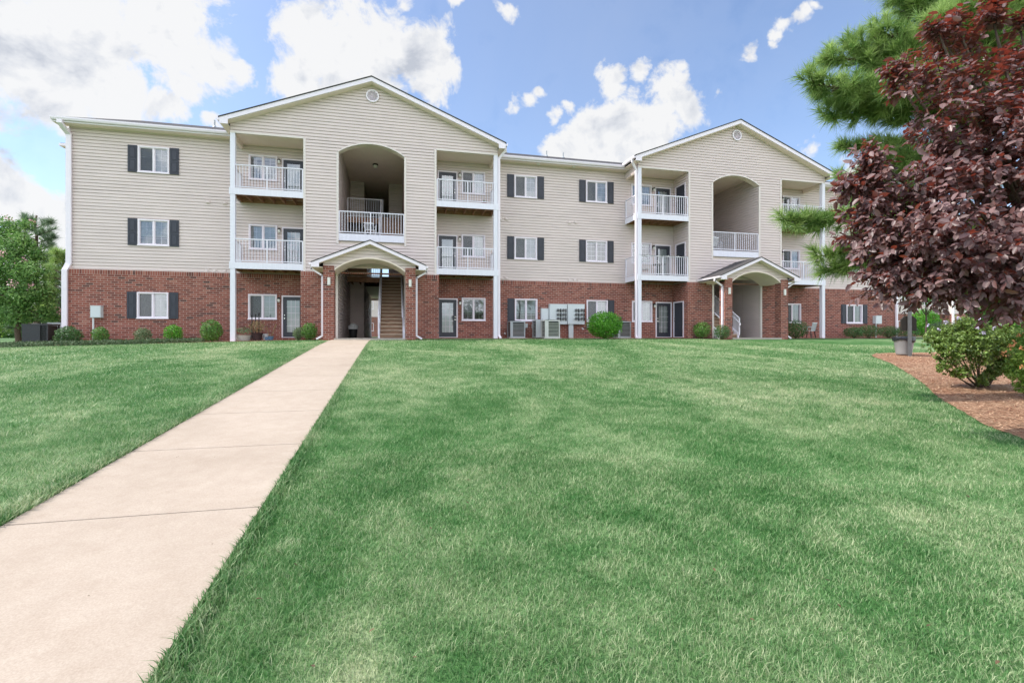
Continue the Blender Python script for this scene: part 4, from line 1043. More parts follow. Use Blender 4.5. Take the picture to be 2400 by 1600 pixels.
# --- long needled pines
def pine(name, label, base_px, D, branches, mat, trunk_top, tuft_r=.17, per=46, width=.0045, dens=1.0, rb=.16, group=None):
    o = deep(base_px, 800, D); o.z = gz(o.x, o.y); t = thing(name, label, 'pine tree', o, group)
    W = MB(); top = deep(base_px, trunk_top, D) - o
    limb(W, [(0, 0, -.2), (0.04, 0, top.z * .4), (0, .03, top.z * .7), (.02, 0, top.z)], rb, rb * .25, 10)
    P = []; Dd = []; tp = []; td = []
    for br in branches:
        pts = [deep(px, py, dd) - o for px, py, dd in br[0]]; spread = br[1] * D / FPX; nb = int(br[2] * dens)
        limb(W, pts, .035 * rb / .16, .008, 6)
        seg = [(pts[i + 1] - pts[i]).length for i in range(len(pts) - 1)]; tot = sum(seg)
        for k in range(nb):
            f = .22 + .78 * random.random() ** .85; q = f * tot; i = 0
            while i < len(seg) - 1 and q > seg[i]: q -= seg[i]; i += 1
            p = pts[i].lerp(pts[i + 1], min(1, q / seg[i])); d = (pts[i + 1] - pts[i]).normalized()
            tap = 1 - .45 * f
            e = p + (Vector(RNG.normal(size=3)).normalized() * random.uniform(.3, 1.0) + d * .35 + Vector((0, 0, .15))) * spread * tap
            sd = (e - p).normalized() * .7 + d * .3 + Vector((0, 0, .25)); sd.normalize()
            if (e - p).length > .05 and random.random() < .8: W.tube([p, (p + e) / 2 - Vector((0, 0, .02)), e], [.009, .007, .005], 4, False)
            tp.append(e); td.append(sd)
        tp.append(pts[-1]); td.append((pts[-1] - pts[-2]).normalized())
    tp = np.array(tp); td = np.array(td); n = len(tp)
    bp = np.repeat(tp, per, 0) + np.repeat(td, per, 0) * RNG.uniform(-.45, .12, (n * per, 1)) * tuft_r
    bd = np.repeat(td, per, 0) * .95 + sph(n * per) * .85
    V, F, r = needles(bp, bd, tuft_r, width)
    tr_ = np.repeat(RNG.uniform(0, 1, n), per * 3)
    link('crown', npmesh('crown', V, F, M[mat], r * .45 + tr_ * .55), t); W.build('trunk', M['bark'], t, smooth=True); print(name, n * per)
D = 9.0
br = [([(2440, 120, D), (2250, 30, D - .2), (2130, 20, D)], 66, 130), ([(2440, 340, D), (2200, 180, D - .3), (2120, 130, D - .3), (2060, 160, D)], 56, 120), ([(2440, 360, D), (2200, 270, D), (2020, 215, D - .3), (1895, 195, D - .4)], 62, 150), ([(2440, 330, D), (2150, 180, D), (2000, 140, D), (1935, 135, D)], 42, 80),
      ([(2440, 280, D), (2180, 120, D), (2060, 70, D - .2)], 60, 120), ([(2440, 240, D), (2200, 30, D), (2090, -20, D)], 70, 130), ([(2440, 200, D), (2300, 0, D + .3), (2180, -60, D)], 90, 130),
      ([(2440, 400, D), (2200, 340, D), (2060, 335, D), (1968, 345, D)], 22, 60), ([(2440, 380, D), (2180, 290, D), (2060, 265, D), (1935, 270, D)], 42, 95),
      ([(2440, 300, D), (2250, 200, D - .5), (2100, 200, D - .6)], 70, 150), ([(2440, 260, D), (2300, 120, D - .5), (2200, 60, D - .7)], 80, 150), ([(2440, 300, D), (2200, 160, D), (2060, 130, D), (1990, 100, D)], 48, 110), ([(2440, 160, D), (2330, 40, D - .8), (2280, -10, D - .8)], 80, 150), ([(2440, 340, D), (2200, 240, D), (2060, 245, D), (1975, 235, D)], 56, 130), ([(2300, 450, D), (2180, 390, D), (2090, 375, D), (2050, 370, D)], 50, 120), ([(2200, 480, D), (2100, 450, D), (2020, 455, D)], 40, 70), ([(2300, 560, D), (2100, 540, D), (2020, 560, D)], 40, 70), ([(2440, 200, D), (2380, 60, D), (2350, -60, D)], 100, 150),
      ([(2440, 480, D), (2200, 400, D), (2080, 400, D), (2040, 410, D)], 48, 110), ([(2080, 440, D), (2010, 440, D), (1968, 415, D)], 18, 24),
      ([(2440, 600, D), (2180, 530, D), (2000, 510, D - .3), (1900, 525, D - .4), (1830, 515, D - .5)], 36, 140), ([(2440, 580, D), (2150, 500, D), (2010, 470, D)], 38, 70),
      ([(2440, 660, D), (2150, 610, D), (2000, 590, D), (1915, 600, D)], 34, 80), ([(2200, 620, D), (2060, 600, D), (1990, 625, D), (1935, 632, D)], 26, 50),
      ([(2440, 700, D), (2250, 670, D), (2110, 665, D), (2085, 672, D)], 24, 36), ([(2440, 720, D), (2300, 690, D)], 40, 40),
      ([(2440, 200, D), (2600, 80, D)], 120, 120), ([(2440, 400, D), (2650, 350, D)], 120, 90)]
pine('pine_tree', 'long needled pine reaching out behind the purple plum tree on the right', 2450, D, br, 'pine', -120, .25, 66, .0115, 1.15)
D = 31.0
br = []
for k in range(30):
    y = 520 + k * 9; sd = 1 if k % 2 else -1; ln = (34 + 62 * (k / 30)) * random.uniform(.75, 1.2)
    br.append(([(85, y + 6, D), (85 + sd * ln * .5, y - 2, D + random.uniform(-1, 1)), (85 + sd * ln, y - 10, D + random.uniform(-1.5, 1.5))], 13, 26))
pine('pine_tree', 'grey green pine rising behind the flowering tree at the far left', 85, D, br, 'pinefar', 505, .42, 26, .022, 1.0, .2)
D = 29.0
br = []
for k in range(18):
    y = 600 + k * 9; sd = 1 if k % 2 else -1; ln = (18 + 46 * (k / 18)) * random.uniform(.75, 1.2)
    br.append(([(148, y + 6, D), (148 + sd * ln * .5, y - 2, D), (148 + sd * ln, y - 8, D + random.uniform(-1.5, 1.5))], 15, 26))
pine('pine_tree', 'bright green younger pine close to the left end of the building', 148, D, br, 'pine', 588, .42, 26, .024, 1.0, .16)

# --- broadleaf trees
def broad(name, label, cat, base_px, D, lobes, mat, n_per, size, rt=.14, flowers=None, nfl=0, group=None):
    o = deep(base_px, 800, D); o.z = gz(o.x, o.y); t = thing(name, label, cat, o, group); W = MB(); acc = []; fl = []
    cz = np.mean([(deep(a, b, D) - o).z for a, b, c in lobes]); limb(W, [(0, 0, -.2), (.03, 0, cz * .45), (0, 0, cz * .8)], rt, rt * .55, 9)
    for a, b, rp in lobes:
        dd = D + random.uniform(-1, 1) * rp * D / FPX * .8; c = deep(a, b, dd) - o; rm = rp * dd / FPX
        limb(W, [(0, 0, cz * .5), (c + Vector((0, 0, cz * .5))) / 2, c], rt * .4, rt * .1, 5)
        acc.append(leaf_ball(tuple(c), (rm, rm, rm * .8), int(n_per * (rp / 30) ** 2), size, .5, .6, .25))
        if flowers:
            for k in range(max(1, int(nfl * (rp / 30) ** 2))):
                dv = Vector(RNG.normal(size=3)).normalized(); dv.z = abs(dv.z); q = c + dv * rm * 1.05
                P = np.array(q) + RNG.normal(size=(34, 3)) * .10; fl.append(leaves(P, sph(34), .07, .9, None))
    V, F, r = merge(acc); link('crown', npmesh('crown', V, F, M[mat], r), t); W.build('trunk', M['bark'], t, smooth=True)
    if fl: V, F, r = merge(fl); link('blossom', npmesh('blossom', V, F, M[flowers], r), t)
    return t
broad('crape_myrtle', 'broad green crape myrtle with pink blossom clusters at the left edge', 'tree', 40, 24.0,
      [(10, 540, 34), (-30, 560, 50), (45, 575, 36), (20, 620, 48), (75, 640, 34), (60, 690, 40), (100, 690, 28), (10, 700, 50), (-50, 640, 60), (40, 735, 36), (115, 735, 22), (85, 600, 22), (-60, 720, 60), (60, 525, 14)], 'myrtle', 900, .14, .13, 'pink', .45)
broad('understory_tree', 'low yellowish green tree behind the left air conditioners', 'tree', 110, 34.0,
      [(60, 735, 30), (100, 725, 30), (140, 715, 28), (150, 745, 26), (110, 755, 26), (30, 755, 30), (70, 765, 22), (0, 760, 30), (160, 770, 22), (130, 775, 20)], 'lantana', 700, .18, .1)
broad('distant_tree', 'large dark tree far beyond the left lawn edge', 'tree', -20, 55.0, [(-40, 740, 45), (10, 750, 35), (50, 755, 30), (-90, 720, 60), (90, 765, 25), (130, 768, 22), (165, 770, 20)], 'shrubdark', 600, .35, .25)
broad('small_tree', 'slim young tree with a leafy head before the far apartment block', 'tree', 2170, 46.0, [(2170, 690, 26), (2150, 700, 18), (2195, 697, 22), (2215, 690, 22), (2135, 688, 16), (2185, 672, 24)], 'myrtle', 700, .2, .09)
broad('background_tree', 'bushy green tree standing left of the mulch bed lantana far behind', 'tree', 2310, 34.0, [(2310, 690, 40), (2270, 710, 26), (2350, 715, 40), (2330, 745, 36), (2400, 700, 45), (2380, 750, 40), (2290, 745, 20)], 'shrub', 800, .2, .14)
# egg shaped bush far right
bb = shrub('bright green egg shaped bush by the far apartment block', 2139, 2192, 724, 772, 37.0, 'shrubbright', 3200, .14, None); bb['group'] = 'evergreen bushes beyond the lawn'
bb2 = shrub('pale spreading bush to the right of the egg shaped bush', 2188, 2235, 752, 790, 30.0, 'shrubdusty', 1300, .10, None); bb2['group'] = 'evergreen bushes beyond the lawn'

# --- flowering shrubs in the mulch bed
def loose_shrub(label, base, top_px, lobes, D, mat, flowers, fcol, dens=1.0, size=.05):
    o = ongr(*base); t = thing('flowering_shrub', label, 'shrub', o, 'flowering shrubs in the mulch bed'); W = MB(); tw = MB(); acc = []; fl = []
    Dz = o.y * CT + o.x * ST
    for a, b, rp, dz in lobes:
        c = deep(a, b, Dz + dz) - o; rm = rp * Dz / FPX
        limb(W, [(random.uniform(-.05, .05), random.uniform(-.05, .05), -.03), c * .5 + Vector((0, 0, -.05)), c], .018, .006, 5)
        P = []; Dd = []; U = []
        for k in range(int(95 * (rp / 30) ** 2 * dens)):
            d = Vector(RNG.normal(size=3)).normalized(); st = c + d * rm * random.uniform(.2, .8); dr = (d + Vector((0, 0, .5)) + Vector(RNG.normal(size=3)) * .4).normalized(); ln = rm * random.uniform(.25, .5)
            for j in range(9):
                an = j * 2.4 + k; a1 = dr.cross(Vector((0, 0, 1))).normalized(); a2 = dr.cross(a1)
                P.append(st + dr * ln * (j / 8)); Dd.append(dr * .5 + (a1 * math.cos(an) + a2 * math.sin(an)) * .9 + Vector((0, 0, -.1))); U.append(d * .4 + Vector((0, 0, .9)) + Vector(RNG.normal(size=3)) * .4)
            if random.random() < .25: tw.tube([st, st + dr * ln], [.003, .0015], 3, False)
        P, Dd, U = map(np.array, (P, Dd, U)); acc.append(leaves(P, Dd, RNG.uniform(size * .6, size * 1.25, len(P)), .62, U, fold=.12))
    V, F, r = merge(acc); link('foliage', npmesh('foliage', V, F, M[mat], r), t); W.build('stem', M['bark'], t, smooth=True)
    for px, py, dz in flowers:
        c = np.array(deep(px, py, Dz + dz) - o); fl.append(leaves(c + RNG.normal(size=(10, 3)) * .016, sph(10), .036, .9, None))
    if fl: V, F, r = merge(fl); link('blossom', npmesh('blossom', V, F, M[fcol], r), t)
loose_shrub('green rose of Sharon shrub with pale lilac flowers on the mulch bed', (2300, 908), 745,
    [(2250, 775, 34, 0), (2210, 790, 30, .2), (2190, 805, 24, 0), (2290, 790, 36, -.2), (2330, 800, 34, .1), (2240, 815, 36, -.3), (2290, 830, 34, -.35), (2340, 840, 32, 0), (2220, 840, 24, .1), (2210, 862, 15, -.1), (2255, 870, 18, -.3), (2300, 888, 18, -.2), (2330, 870, 20, -.1), (2270, 760, 24, .2), (2350, 770, 26, .4), (2240, 880, 12, -.2), (2375, 830, 30, .2), (2372, 795, 32, .1), (2360, 855, 26, 0)], 10.3, 'hibiscus',
    [(2296, 748, -.3), (2292, 768, -.55), (2306, 779, -.6), (2330, 768, -.5), (2245, 748, -.2), (2174, 762, -.1), (2200, 772, -.4), (2344, 762, .1), (2215, 754, -.2)], 'lilac', 1.15, .055)
loose_shrub('yellow green lantana with small orange flower heads at the right frame edge', (2440, 930), 780,
    [(2400, 800, 30, 0), (2430, 820, 45, .2), (2395, 840, 28, -.3), (2410, 870, 32, -.2), (2385, 885, 18, -.3), (2450, 880, 40, 0), (2480, 830, 40, 0), (2400, 905, 15, -.2), (2370, 865, 16, -.1)], 9.2, 'lantana',
    [(2372, 808, -.3), (2378, 803, -.35), (2389, 784, -.3), (2352, 828, -.3), (2392, 815, -.5), (2366, 812, -.3), (2395, 860, -.5)], 'orange', 1.1, .05)

# ------------------------------------------------------------------ things along the building
def pxb(px0, px1, py0, py1, Y):
    a, b2 = at(px0, py1, Y), at(px1, py0, Y); return a.x, b2.x, a.z, b2.z
def condenser(label, px0, px1, py0, Y, col='acgrey', dep=.75, bare=False, side=.18):
    a, b2 = at(px0, 792, Y), at(px1, py0, Y); w = b2.x - a.x; g0 = gz(a.x, Y) + .05; h = b2.z - g0
    t = thing('air_conditioner', label, 'air conditioner', ((a.x + b2.x) / 2, Y + dep / 2, g0), 'air conditioner condensers outside the building')
    c = MB(); c.box(-w / 2, w / 2, -dep / 2, dep / 2, 0, .07); c.box(-w / 2 - .01, w / 2 + .01, -dep / 2 - .01, dep / 2 + .01, h - .06, h)
    for sx in (-1, 1):
        for sy in (-1, 1): c.box(*sorted((sx * w / 2, sx * (w / 2 - .05))), *sorted((sy * dep / 2, sy * (dep / 2 - .05))), .07, h - .06)
    c.box(-w / 2, -w / 2 + side * w, -dep / 2 - .004, -dep / 2 + .05, .07, h - .06)
    c.build('cabinet', M[col], t)
    s = MB(); n = 9 if bare else 10
    for k in range(n):
        z = .1 + (h - .2) * k / n
        for sg in (-1, 1):
            s.quad((-w / 2 + .04, sg * (dep / 2 - .004), z + .036), (w / 2 - .04, sg * (dep / 2 - .004), z + .036), (w / 2 - .04, sg * (dep / 2 - .03), z), (-w / 2 + .04, sg * (dep / 2 - .03), z))
            s.quad((sg * (w / 2 - .004), -dep / 2 + .04, z + .036), (sg * (w / 2 - .004), dep / 2 - .04, z + .036), (sg * (w / 2 - .03), dep / 2 - .04, z), (sg * (w / 2 - .03), -dep / 2 + .04, z))
    s.build('louvers', M[col], t)
    k = MB(); k.box(-w / 2 + .06, w / 2 - .06, -dep / 2 + .06, dep / 2 - .06, .05, h - .07); k.build('coil', M['acdark'], t)
    f = MB(); r0 = min(w, dep) * .4
    for q in range(6):
        r = r0 * (q + 1) / 6; f.lathe([(r, h + .02), (r + .006, h + .026), (r + .012, h + .02)], (0, 0, 0), 18)
    for q in range(6): an = q * math.pi / 3; f.beam((0, 0, h + .02), (math.cos(an) * r0, math.sin(an) * r0, h + .005), .012, .012)
    f.build('fan_guard', M['black'], t)
    p = MB(); p.box(-w / 2 - .08, w / 2 + .08, -dep / 2 - .08, dep / 2 + .08, -.25, -.001); p.build('pad', M['slab'], t)
    return t
condenser('grey louvered air conditioner under the window with one left shutter', 1196, 1231, 752.5, 24.9)
condenser('dark grey air conditioner set back between the two lighter ones', 1256, 1280, 749, 25.0, 'metal', .7, side=.9)
condenser('beige louvered air conditioner in front of the meter cabinets', 1277, 1312.5, 750, 24.2, 'actan', .7, side=.24)
condenser('grey air conditioner right of the vivid green ball shaped shrub', 1448, 1479, 753, 24.9)
condenser('dark air conditioner nearest the left edge past the building corner', 51, 112, 759, 25.6, 'acdark', .8, side=.7)
condenser('grey air conditioner tucked against the left end of the brick wall', 111, 156, 756, 27.2, 'acgrey', .8, side=.8)

def cabinet(label, px0, px1, py0, py1, name='utility_box', post=None, Y=None, group='grey utility cabinets on the brick wall', meters=None, dep=.22):
    Y = YB if Y is None else Y
    x0, x1, z0, z1 = pxb(px0, px1, py0, py1, Y - dep); xc = (x0 + x1) / 2
    t = thing(name, label, 'meter cabinet' if meters else 'utility box', (xc, Y, gz(xc, Y)), group); g0 = gz(xc, Y)
    b = MB(); b.box(x0 - xc, x1 - xc, -dep, -.002, z0 - g0, z1 - g0); b.box(x0 - xc - .012, x1 - xc + .012, -dep - .012, -.001, z1 - g0 - .02, z1 - g0 + .012)
    b.box(x0 - xc + .03, x1 - xc - .03, -dep - .008, -dep, z0 - g0 + .03, z1 - g0 - .04)
    b.build('cabinet', M['metal_lt'], t)
    if post:
        c = MB(); xp = at(post, 760, Y - dep).x - xc; c.tube([(xp, -dep * .6, z0 - g0 + .02), (xp, -dep * .6, -.1)], .035 if not meters else .0, 8) if not meters else c.box(xp - .13, xp + .13, -dep * .75, -dep * .3, -.1, z0 - g0 + .01)
        c.build('conduit', M['metal_lt'], t)
    if meters:
        cols, rows_ = meters
        for cx_ in cols:
            for ry_ in rows_:
                p = at(cx_, ry_, Y - dep - .01); m = MB(); q = (p.x - xc, -dep - .008, p.z - g0)
                m.tube([q, (q[0], q[1] - .05, q[2])], .105, 16); o = m.build('electric_meter', M['metal'], t)
                g = MB(); g.tube([(q[0], q[1] - .05, q[2]), (q[0], q[1] - .12, q[2]), (q[0], q[1] - .14, q[2])], [.078, .07, .05], 14); g.build('meter_dome', M['galv'], o)
                k = MB(); k.box(q[0] + .12, q[0] + .19, q[1] - .03, q[1] + .0, q[2] - .12, q[2] + .08); k.build('breaker', M['black'], o)
    return t
cabinet('grey utility box on a white conduit at the far left of the brick wall', 211.6, 235.6, 717, 743.8, post=216)
cabinet('small grey utility box on a conduit near the right corner of the building', 2052.8, 2067, 740, 758.5, post=2056)
cabinet('plain narrow grey cabinet left of the two meter cabinets', 1268.5, 1286, 723, 749, dep=.14)
cabinet('grey meter cabinet on the left of the pair with six round meters', 1288, 1329.3, 713.2, 759.6, 'meter_cabinet', meters=((1307.5, 1320), (727, 737, 746.5)))
cabinet('grey meter cabinet on the right of the pair standing above the wide post', 1331, 1370.3, 713.4, 759.8, 'meter_cabinet', post=1339.5, meters=((1350, 1362.5), (727, 737, 746.5)))
cabinet('tiny switch box beside the grey air conditioner under the window', 1231.5, 1237, 759, 768, dep=.09)
cabinet('tiny switch box left of the dark grey air conditioner', 1247, 1253.5, 760, 769, dep=.09, post=1250)
cabinet('tiny switch box behind the vivid ball shaped shrub left edge', 1377, 1383, 760, 768, dep=.09)

# white plastic chairs, patio chair
def chair(label, x, y, z, rz, col='plastic', group='chairs about the building', leg=None, legless=False):
    t = thing('patio_chair', label, 'chair', (x, y, z), group, R(rz)); s = MB(); s.box(-.24, .24, -.24, .24, .40, .435); s.build('seat', M[col], t)
    k = MB()
    for i in range(5): xx = -.2 + .1 * i; k.beam((xx, .23, .43), (xx, .33, .86), .06, .02, (1, 0, 0))
    k.beam((-.25, .335, .87), (.25, .335, .87), .05, .06); k.build('backrest', M[col], t)
    for sx in (-1, 1):
        for sy in (-1, 1): l = MB(); l.beam((sx * .22, sy * .21, .41), (sx * .26, sy * .25, 0), .04, .04); l.build('leg', M[leg or col], t)
        a = MB(); a.beam((sx * .27, -.24, .64), (sx * .27, .28, .66), .05, .03); a.beam((sx * .27, -.22, .63), (sx * .25, -.22, .42), .04, .03); a.build('armrest', M[col], t)
    return t
chair('white plastic chair on the landing inside the left tall archway', G1 - .15, 25.5, 4.86, 10)
chair('white plastic chair on the landing inside the right tall archway', G2 - 1.05, 25.3, 4.86, 200)
chair('white chair on the middle floor balcony hung with string lights', G2 - 5.2, 25.3, FL2, 150)
p = at(1896, 788, 24.9)
chair('pale seated metal chair with dark legs on the ground by the broad dull shrub', p.x, 24.9, gz(p.x, 24.9) + .04, 200, 'metal_lt', leg='black')
tb = thing('patio_table', 'small round dark table on the middle floor balcony hung with string lights', 'table', (G2 - 4.4, 25.2, FL2))
m = MB(); m.lathe([(0, .70), (.38, .70), (.39, .68), (0, .67)], n=20); m.build('tabletop', M['bronze'], tb)
m = MB(); m.tube([(0, 0, .67), (0, 0, .02)], .03, 8); m.lathe([(.22, 0), (.2, .03), (0, .05)], n=14); m.build('pedestal', M['black'], tb)
# string lights
sl = MB(); xa, xb = G2 - HG + .02, G2 - HB - .05; pts = []
for k in range(41): f = k / 40; pts.append((xa + (xb - xa) * f, YF - .015, FL2 + 1.09 - .03 * abs(math.sin(f * math.pi * 5))))
sl.tube(pts, .009, 4, False); slo = sl.build('string_lights', M['black']); tag(slo, 'black string light cord looped along the railing of the middle floor balcony', 'string lights')
bb_ = MB()
for k in range(0, 41, 4): bb_.lathe([(0, .03), (.014, .01), (.016, -.01), (0, -.03)], pts[k], 6)
bb_.build('bulb', M['lampglass'], slo)
# planters and pots
def pot(label, px, py, Y, r, h, mat, plant, name='planter', prof=None, leafn=260, ph=.3, z=None):
    p = at(px, py, Y); z = gz(p.x, Y) + .04 if z is None else z
    t = thing(name, label, 'planter', (p.x, Y, z), 'potted plants by the building'); m = MB(); m.lathe(prof or [(0, 0), (r * .7, 0), (r, h), (r * 1.06, h), (r * .9, h - .03), (0, h - .05)], n=18); m.build('pot', M[mat], t, smooth=False)
    if plant == 'dry':
        V, F, rr = leaf_ball((0, 0, h + ph * .5), (r * 1.3, r * 1.2, ph * .5), leafn, .07); link('dry_plant', npmesh('dry_plant', V, F, M['dry'], rr), t)
    elif plant:
        V, F, rr = leaf_ball((0, 0, h + ph * .35), (r * 1.05, r, ph * .6), leafn, .07, low=-.3); link('foliage', npmesh('foliage', V, F, M[plant], rr), t)
    return t
pot('pale stone bowl planter with small green plant beside the white balcony post', 571, 790, 24.9, .36, .26, 'stone', 'shrubdusty', ph=.36)
pot('dark pot of dry yellow brown foliage under the patio window', 603, 790, 24.9, .24, .34, 'barkdark', 'dry', leafn=420, ph=.55)
pot('white pot between the dry plant and the blue pots', 622, 788, 25.3, .14, .30, 'plastic', None)
pot('smaller blue glazed pot under the patio window', 626.5, 791, 24.8, .12, .15, 'bluepot', None)
bp = pot('larger blue glazed pot holding two bare dry stalks', 635, 791, 24.8, .13, .18, 'bluepot', None)
m = MB(); m.tube([(0, 0, .1), (.12, 0, .45), (.22, 0, .72)], [.02, .015, .03], 6); m.tube([(-.03, 0, .1), (-.12, 0, .4), (-.2, 0, .62)], [.018, .014, .02], 6); m.build('stalk', M['dry'], bp)
pot('orange terracotta pot on the top floor balcony left of the downspout', 1135, 475, 25.2, .13, .2, 'terracotta', 'shrubdusty', z=FL3, leafn=60, ph=.16)
for i, px in enumerate((590.5, 599, 607)):
    p = at(px, 732 + (2 - i) * 3, 24.85); z0 = gz(p.x, 24.85) + .03; t = thing('garden_torch', ['leftmost', 'middle', 'tallest rightmost'][i] + ' of three thin black rods standing in the dry planter', 'garden torch', (p.x, 24.85, z0), 'black garden rods')
    m = MB(); m.tube([(0, 0, 0), (0, 0, p.z - z0 - .12)], .022, 6); m.build('rod', M['black'], t); m = MB(); m.lathe([(.02, 0), (.04, .03), (.035, .10), (0, .13)], (0, 0, p.z - z0 - .13), 8); m.build('torch_head', M['black'], t)
# litter bin in the breezeway
def bin_(label, loc, r, h, bagz=True, white=False):
    t = thing('litter_bin', label, 'litter bin', loc); m = MB(); m.lathe([(0, 0), (r * .8, 0), (r, h), (r * 1.05, h + .01), (r * 1.05, h - .03), (r * .97, h - .03)], n=18); m.build('bin_body', M['black'], t)
    g = MB(); g.lathe([(r * 1.07, h - .16), (r * 1.1, h + .0), (r * .95, h + .06), (r * .8, h + .02), (r * .6, h + .12), (0, h + .16)], n=14); g.build('bin_liner', M['plastic'], t)
bin_('black bin topped with a white bag inside the left breezeway', (G1 - 1.15, 28.4, 0), .24, .62)
# small white caps and pipes along the wall foot
for i, (px, py, lb) in enumerate(((1183.5, 781, 'small white cleanout pipe cap beside the left air conditioner'), (1366, 770, 'tiny white vent cap on the brick right of the meter post'))):
    p = at(px, py, YB - .15); m = MB(); m.tube([(p.x, YB - .002, p.z), (p.x, YB - .12, p.z), (p.x + .03, YB - .16, p.z - .05)], .035, 8); tag(m.build('wall_pipe_cap', M['plastic']), lb, 'pipe cap', 'pipe caps on the brick wall')
hs = MB(); pts = [at(1247 + 6 * k, 788 + 2 * math.sin(k * 1.4), 24.4) for k in range(9)]
hs.tube([(q.x, q.y, gz(q.x, q.y) + .06) for q in pts], .018, 5, False); tag(hs.build('garden_hose', M['black']), 'thin dark hose on the ground between the air conditioners', 'hose')

# pet waste station on the mulch
pp = ongr(2132, 836); sx, sy, s0 = pp.x, pp.y, pp.z + .03
ws = thing('waste_station', 'grey post with dark bag box and lined grey bin at the mulch bed tip', 'waste station', (sx, sy, s0), rotz=R(-40)); ws.scale = (1.38, 1.38, 1.38)
m = MB(); m.box(-.035, .035, -.035, .035, -.3, 1.75); m.build('post', M['galv'], ws)
m = MB(); m.prism([(-.15, .05, .62), (.15, .05, .62), (.15, .05, .90), (.08, .05, .985), (-.08, .05, .985), (-.15, .05, .90)], (0, .13, 0)); m.build('bag_box', M['bronze'], ws)
m = MB(); m.lathe([(0, .02), (.15, .02), (.165, .05), (.215, .43), (.225, .44), (.225, .46), (.205, .46), (.2, .42), (.15, .06), (0, .06)], (-.06, .27, 0), n=24); bn = m.build('waste_bin', M['bingrey'], ws, smooth=True)
m = MB()
i0 = len(m.v); n_ = 28
prof = [(.232, .36), (.240, .41), (.235, .47), (.205, .475), (.19, .40), (.05, .3)]
for k, (r, z) in enumerate(prof):
    for j in range(n_):
        t_ = 2 * math.pi * j / n_; rr = r * (1 + .018 * math.sin(j * 2.3 + k)); zz = z + (.022 * math.sin(t_ * 3 + 1) - .02 * math.cos(t_) if k < 2 else 0); m.v.append((-.06 + rr * math.cos(t_), .27 + rr * math.sin(t_), zz))
for k in range(len(prof) - 1):
    for j in range(n_): m.f.append((i0 + k * n_ + j, i0 + k * n_ + (j + 1) % n_, i0 + (k + 1) * n_ + (j + 1) % n_, i0 + (k + 1) * n_ + j))
m.build('bin_liner', M['bag'], bn)

# ------------------------------------------------------------------ far buildings
def far_block(name, label, x0, x1, y0, dep, floors, wins, roofh=3.0, rz=0, bays=()):
    t = thing(name, label, 'building', (x0, y0, gz(x0, y0)), None, rz); w = x1 - x0; H = floors * 3.25 + .1
    s = MB(); br2 = MB(); tr2 = MB()
    wall(s, lambda a, h, d: (a, -d, h), 3.06, H, K(0), K(w), lap=.02, co=.148); wall(br2, lambda a, h, d: (a, -d - .08, h), -.5, 3.06, K(0), K(w), lap=0, co=50)
    s.box(0, w, .05, dep, 3.0, H - .02)
    for X, sg in ((0, -1), (w, 1)):
        wall(s, lambda a, h, d, X=X, sg=sg: (X + sg * d, a, h), 3.06, H, K(0), K(dep)); wall(br2, lambda a, h, d, X=X, sg=sg: (X + sg * (d + .08), a, h), -.5, 3.06, K(0), K(dep), lap=0, co=50)
    br2.box(0, w, .05, dep, -.5, 3.0)
    for a0, a1, d in bays:
        s.box(a0, a1, -d, .0, 3.06, H - .05); br2.box(a0 - .05, a1 + .05, -d - .08, .0, -.5, 3.06)
        for a in (a0, a1): tr2.box(a - .1, a + .1, -d - .12, -d + .1, -.3, H - .1)
    for X in (0, w): tr2.box(X - .08, X + .08, -.14, .06, -.3, H)
    tr2.box(-.4, w + .4, -.5, -.35, H - .05, H + .15)
    s.build('siding_wall', M['siding'], t); br2.build('brick_wall', M['brick'], t); tr2.build('trim', M['trim'], t)
    r = MB(); r.prism([(-.5, -.5, H + .1), (-.5, dep / 2, H + .1 + roofh), (-.5, dep + .5, H + .1)], (w + 1, 0, 0)); r.build('roof', M['shingle'], t)
    for a in wins:
        for f in range(floors):
            window(a, -.03 if f else -.09, .95 + 3.25 * f, ['blind', 'split', 'grid'][int(a + f) % 3], parent=t)
    return t
far_block('apartment_building', 'distant cream and brick apartment block beyond the right corner of the long building', 62, 100, 52.5, 14, 3, [4, 8.5, 17, 21, 29, 34], bays=[(10.5, 13.5, 1.8), (24, 27, 1.8)], rz=0)
far_block('outbuilding', 'low distant cream and brick house glimpsed through the left breezeway', -6, 9, 78, 9, 2, [2.4, 5.2, 8, 11.5], roofh=2.2)
# distant belt of trees closing the horizon behind the buildings
acc = []
for k in range(90):
    a = -75 + 150 * k / 89 + random.uniform(-.8, .8); r_ = 150 + random.uniform(-20, 30); c = (math.sin(R(a) + TH) * r_, math.cos(R(a) + TH) * r_, random.uniform(-1, 1.0)); rr = random.uniform(4.0, 6.5)
    acc.append(leaf_ball(c, (rr * 1.3, rr * 1.2, rr * random.uniform(.5, .8)), 420, 1.1, .7, .4, .25))
V, F, r = merge(acc); tag(link('far_woodland', npmesh('far_woodland', V, F, M['shrubdark'], r)), 'distant belt of dark green woodland closing the horizon', 'woodland', kind='stuff')

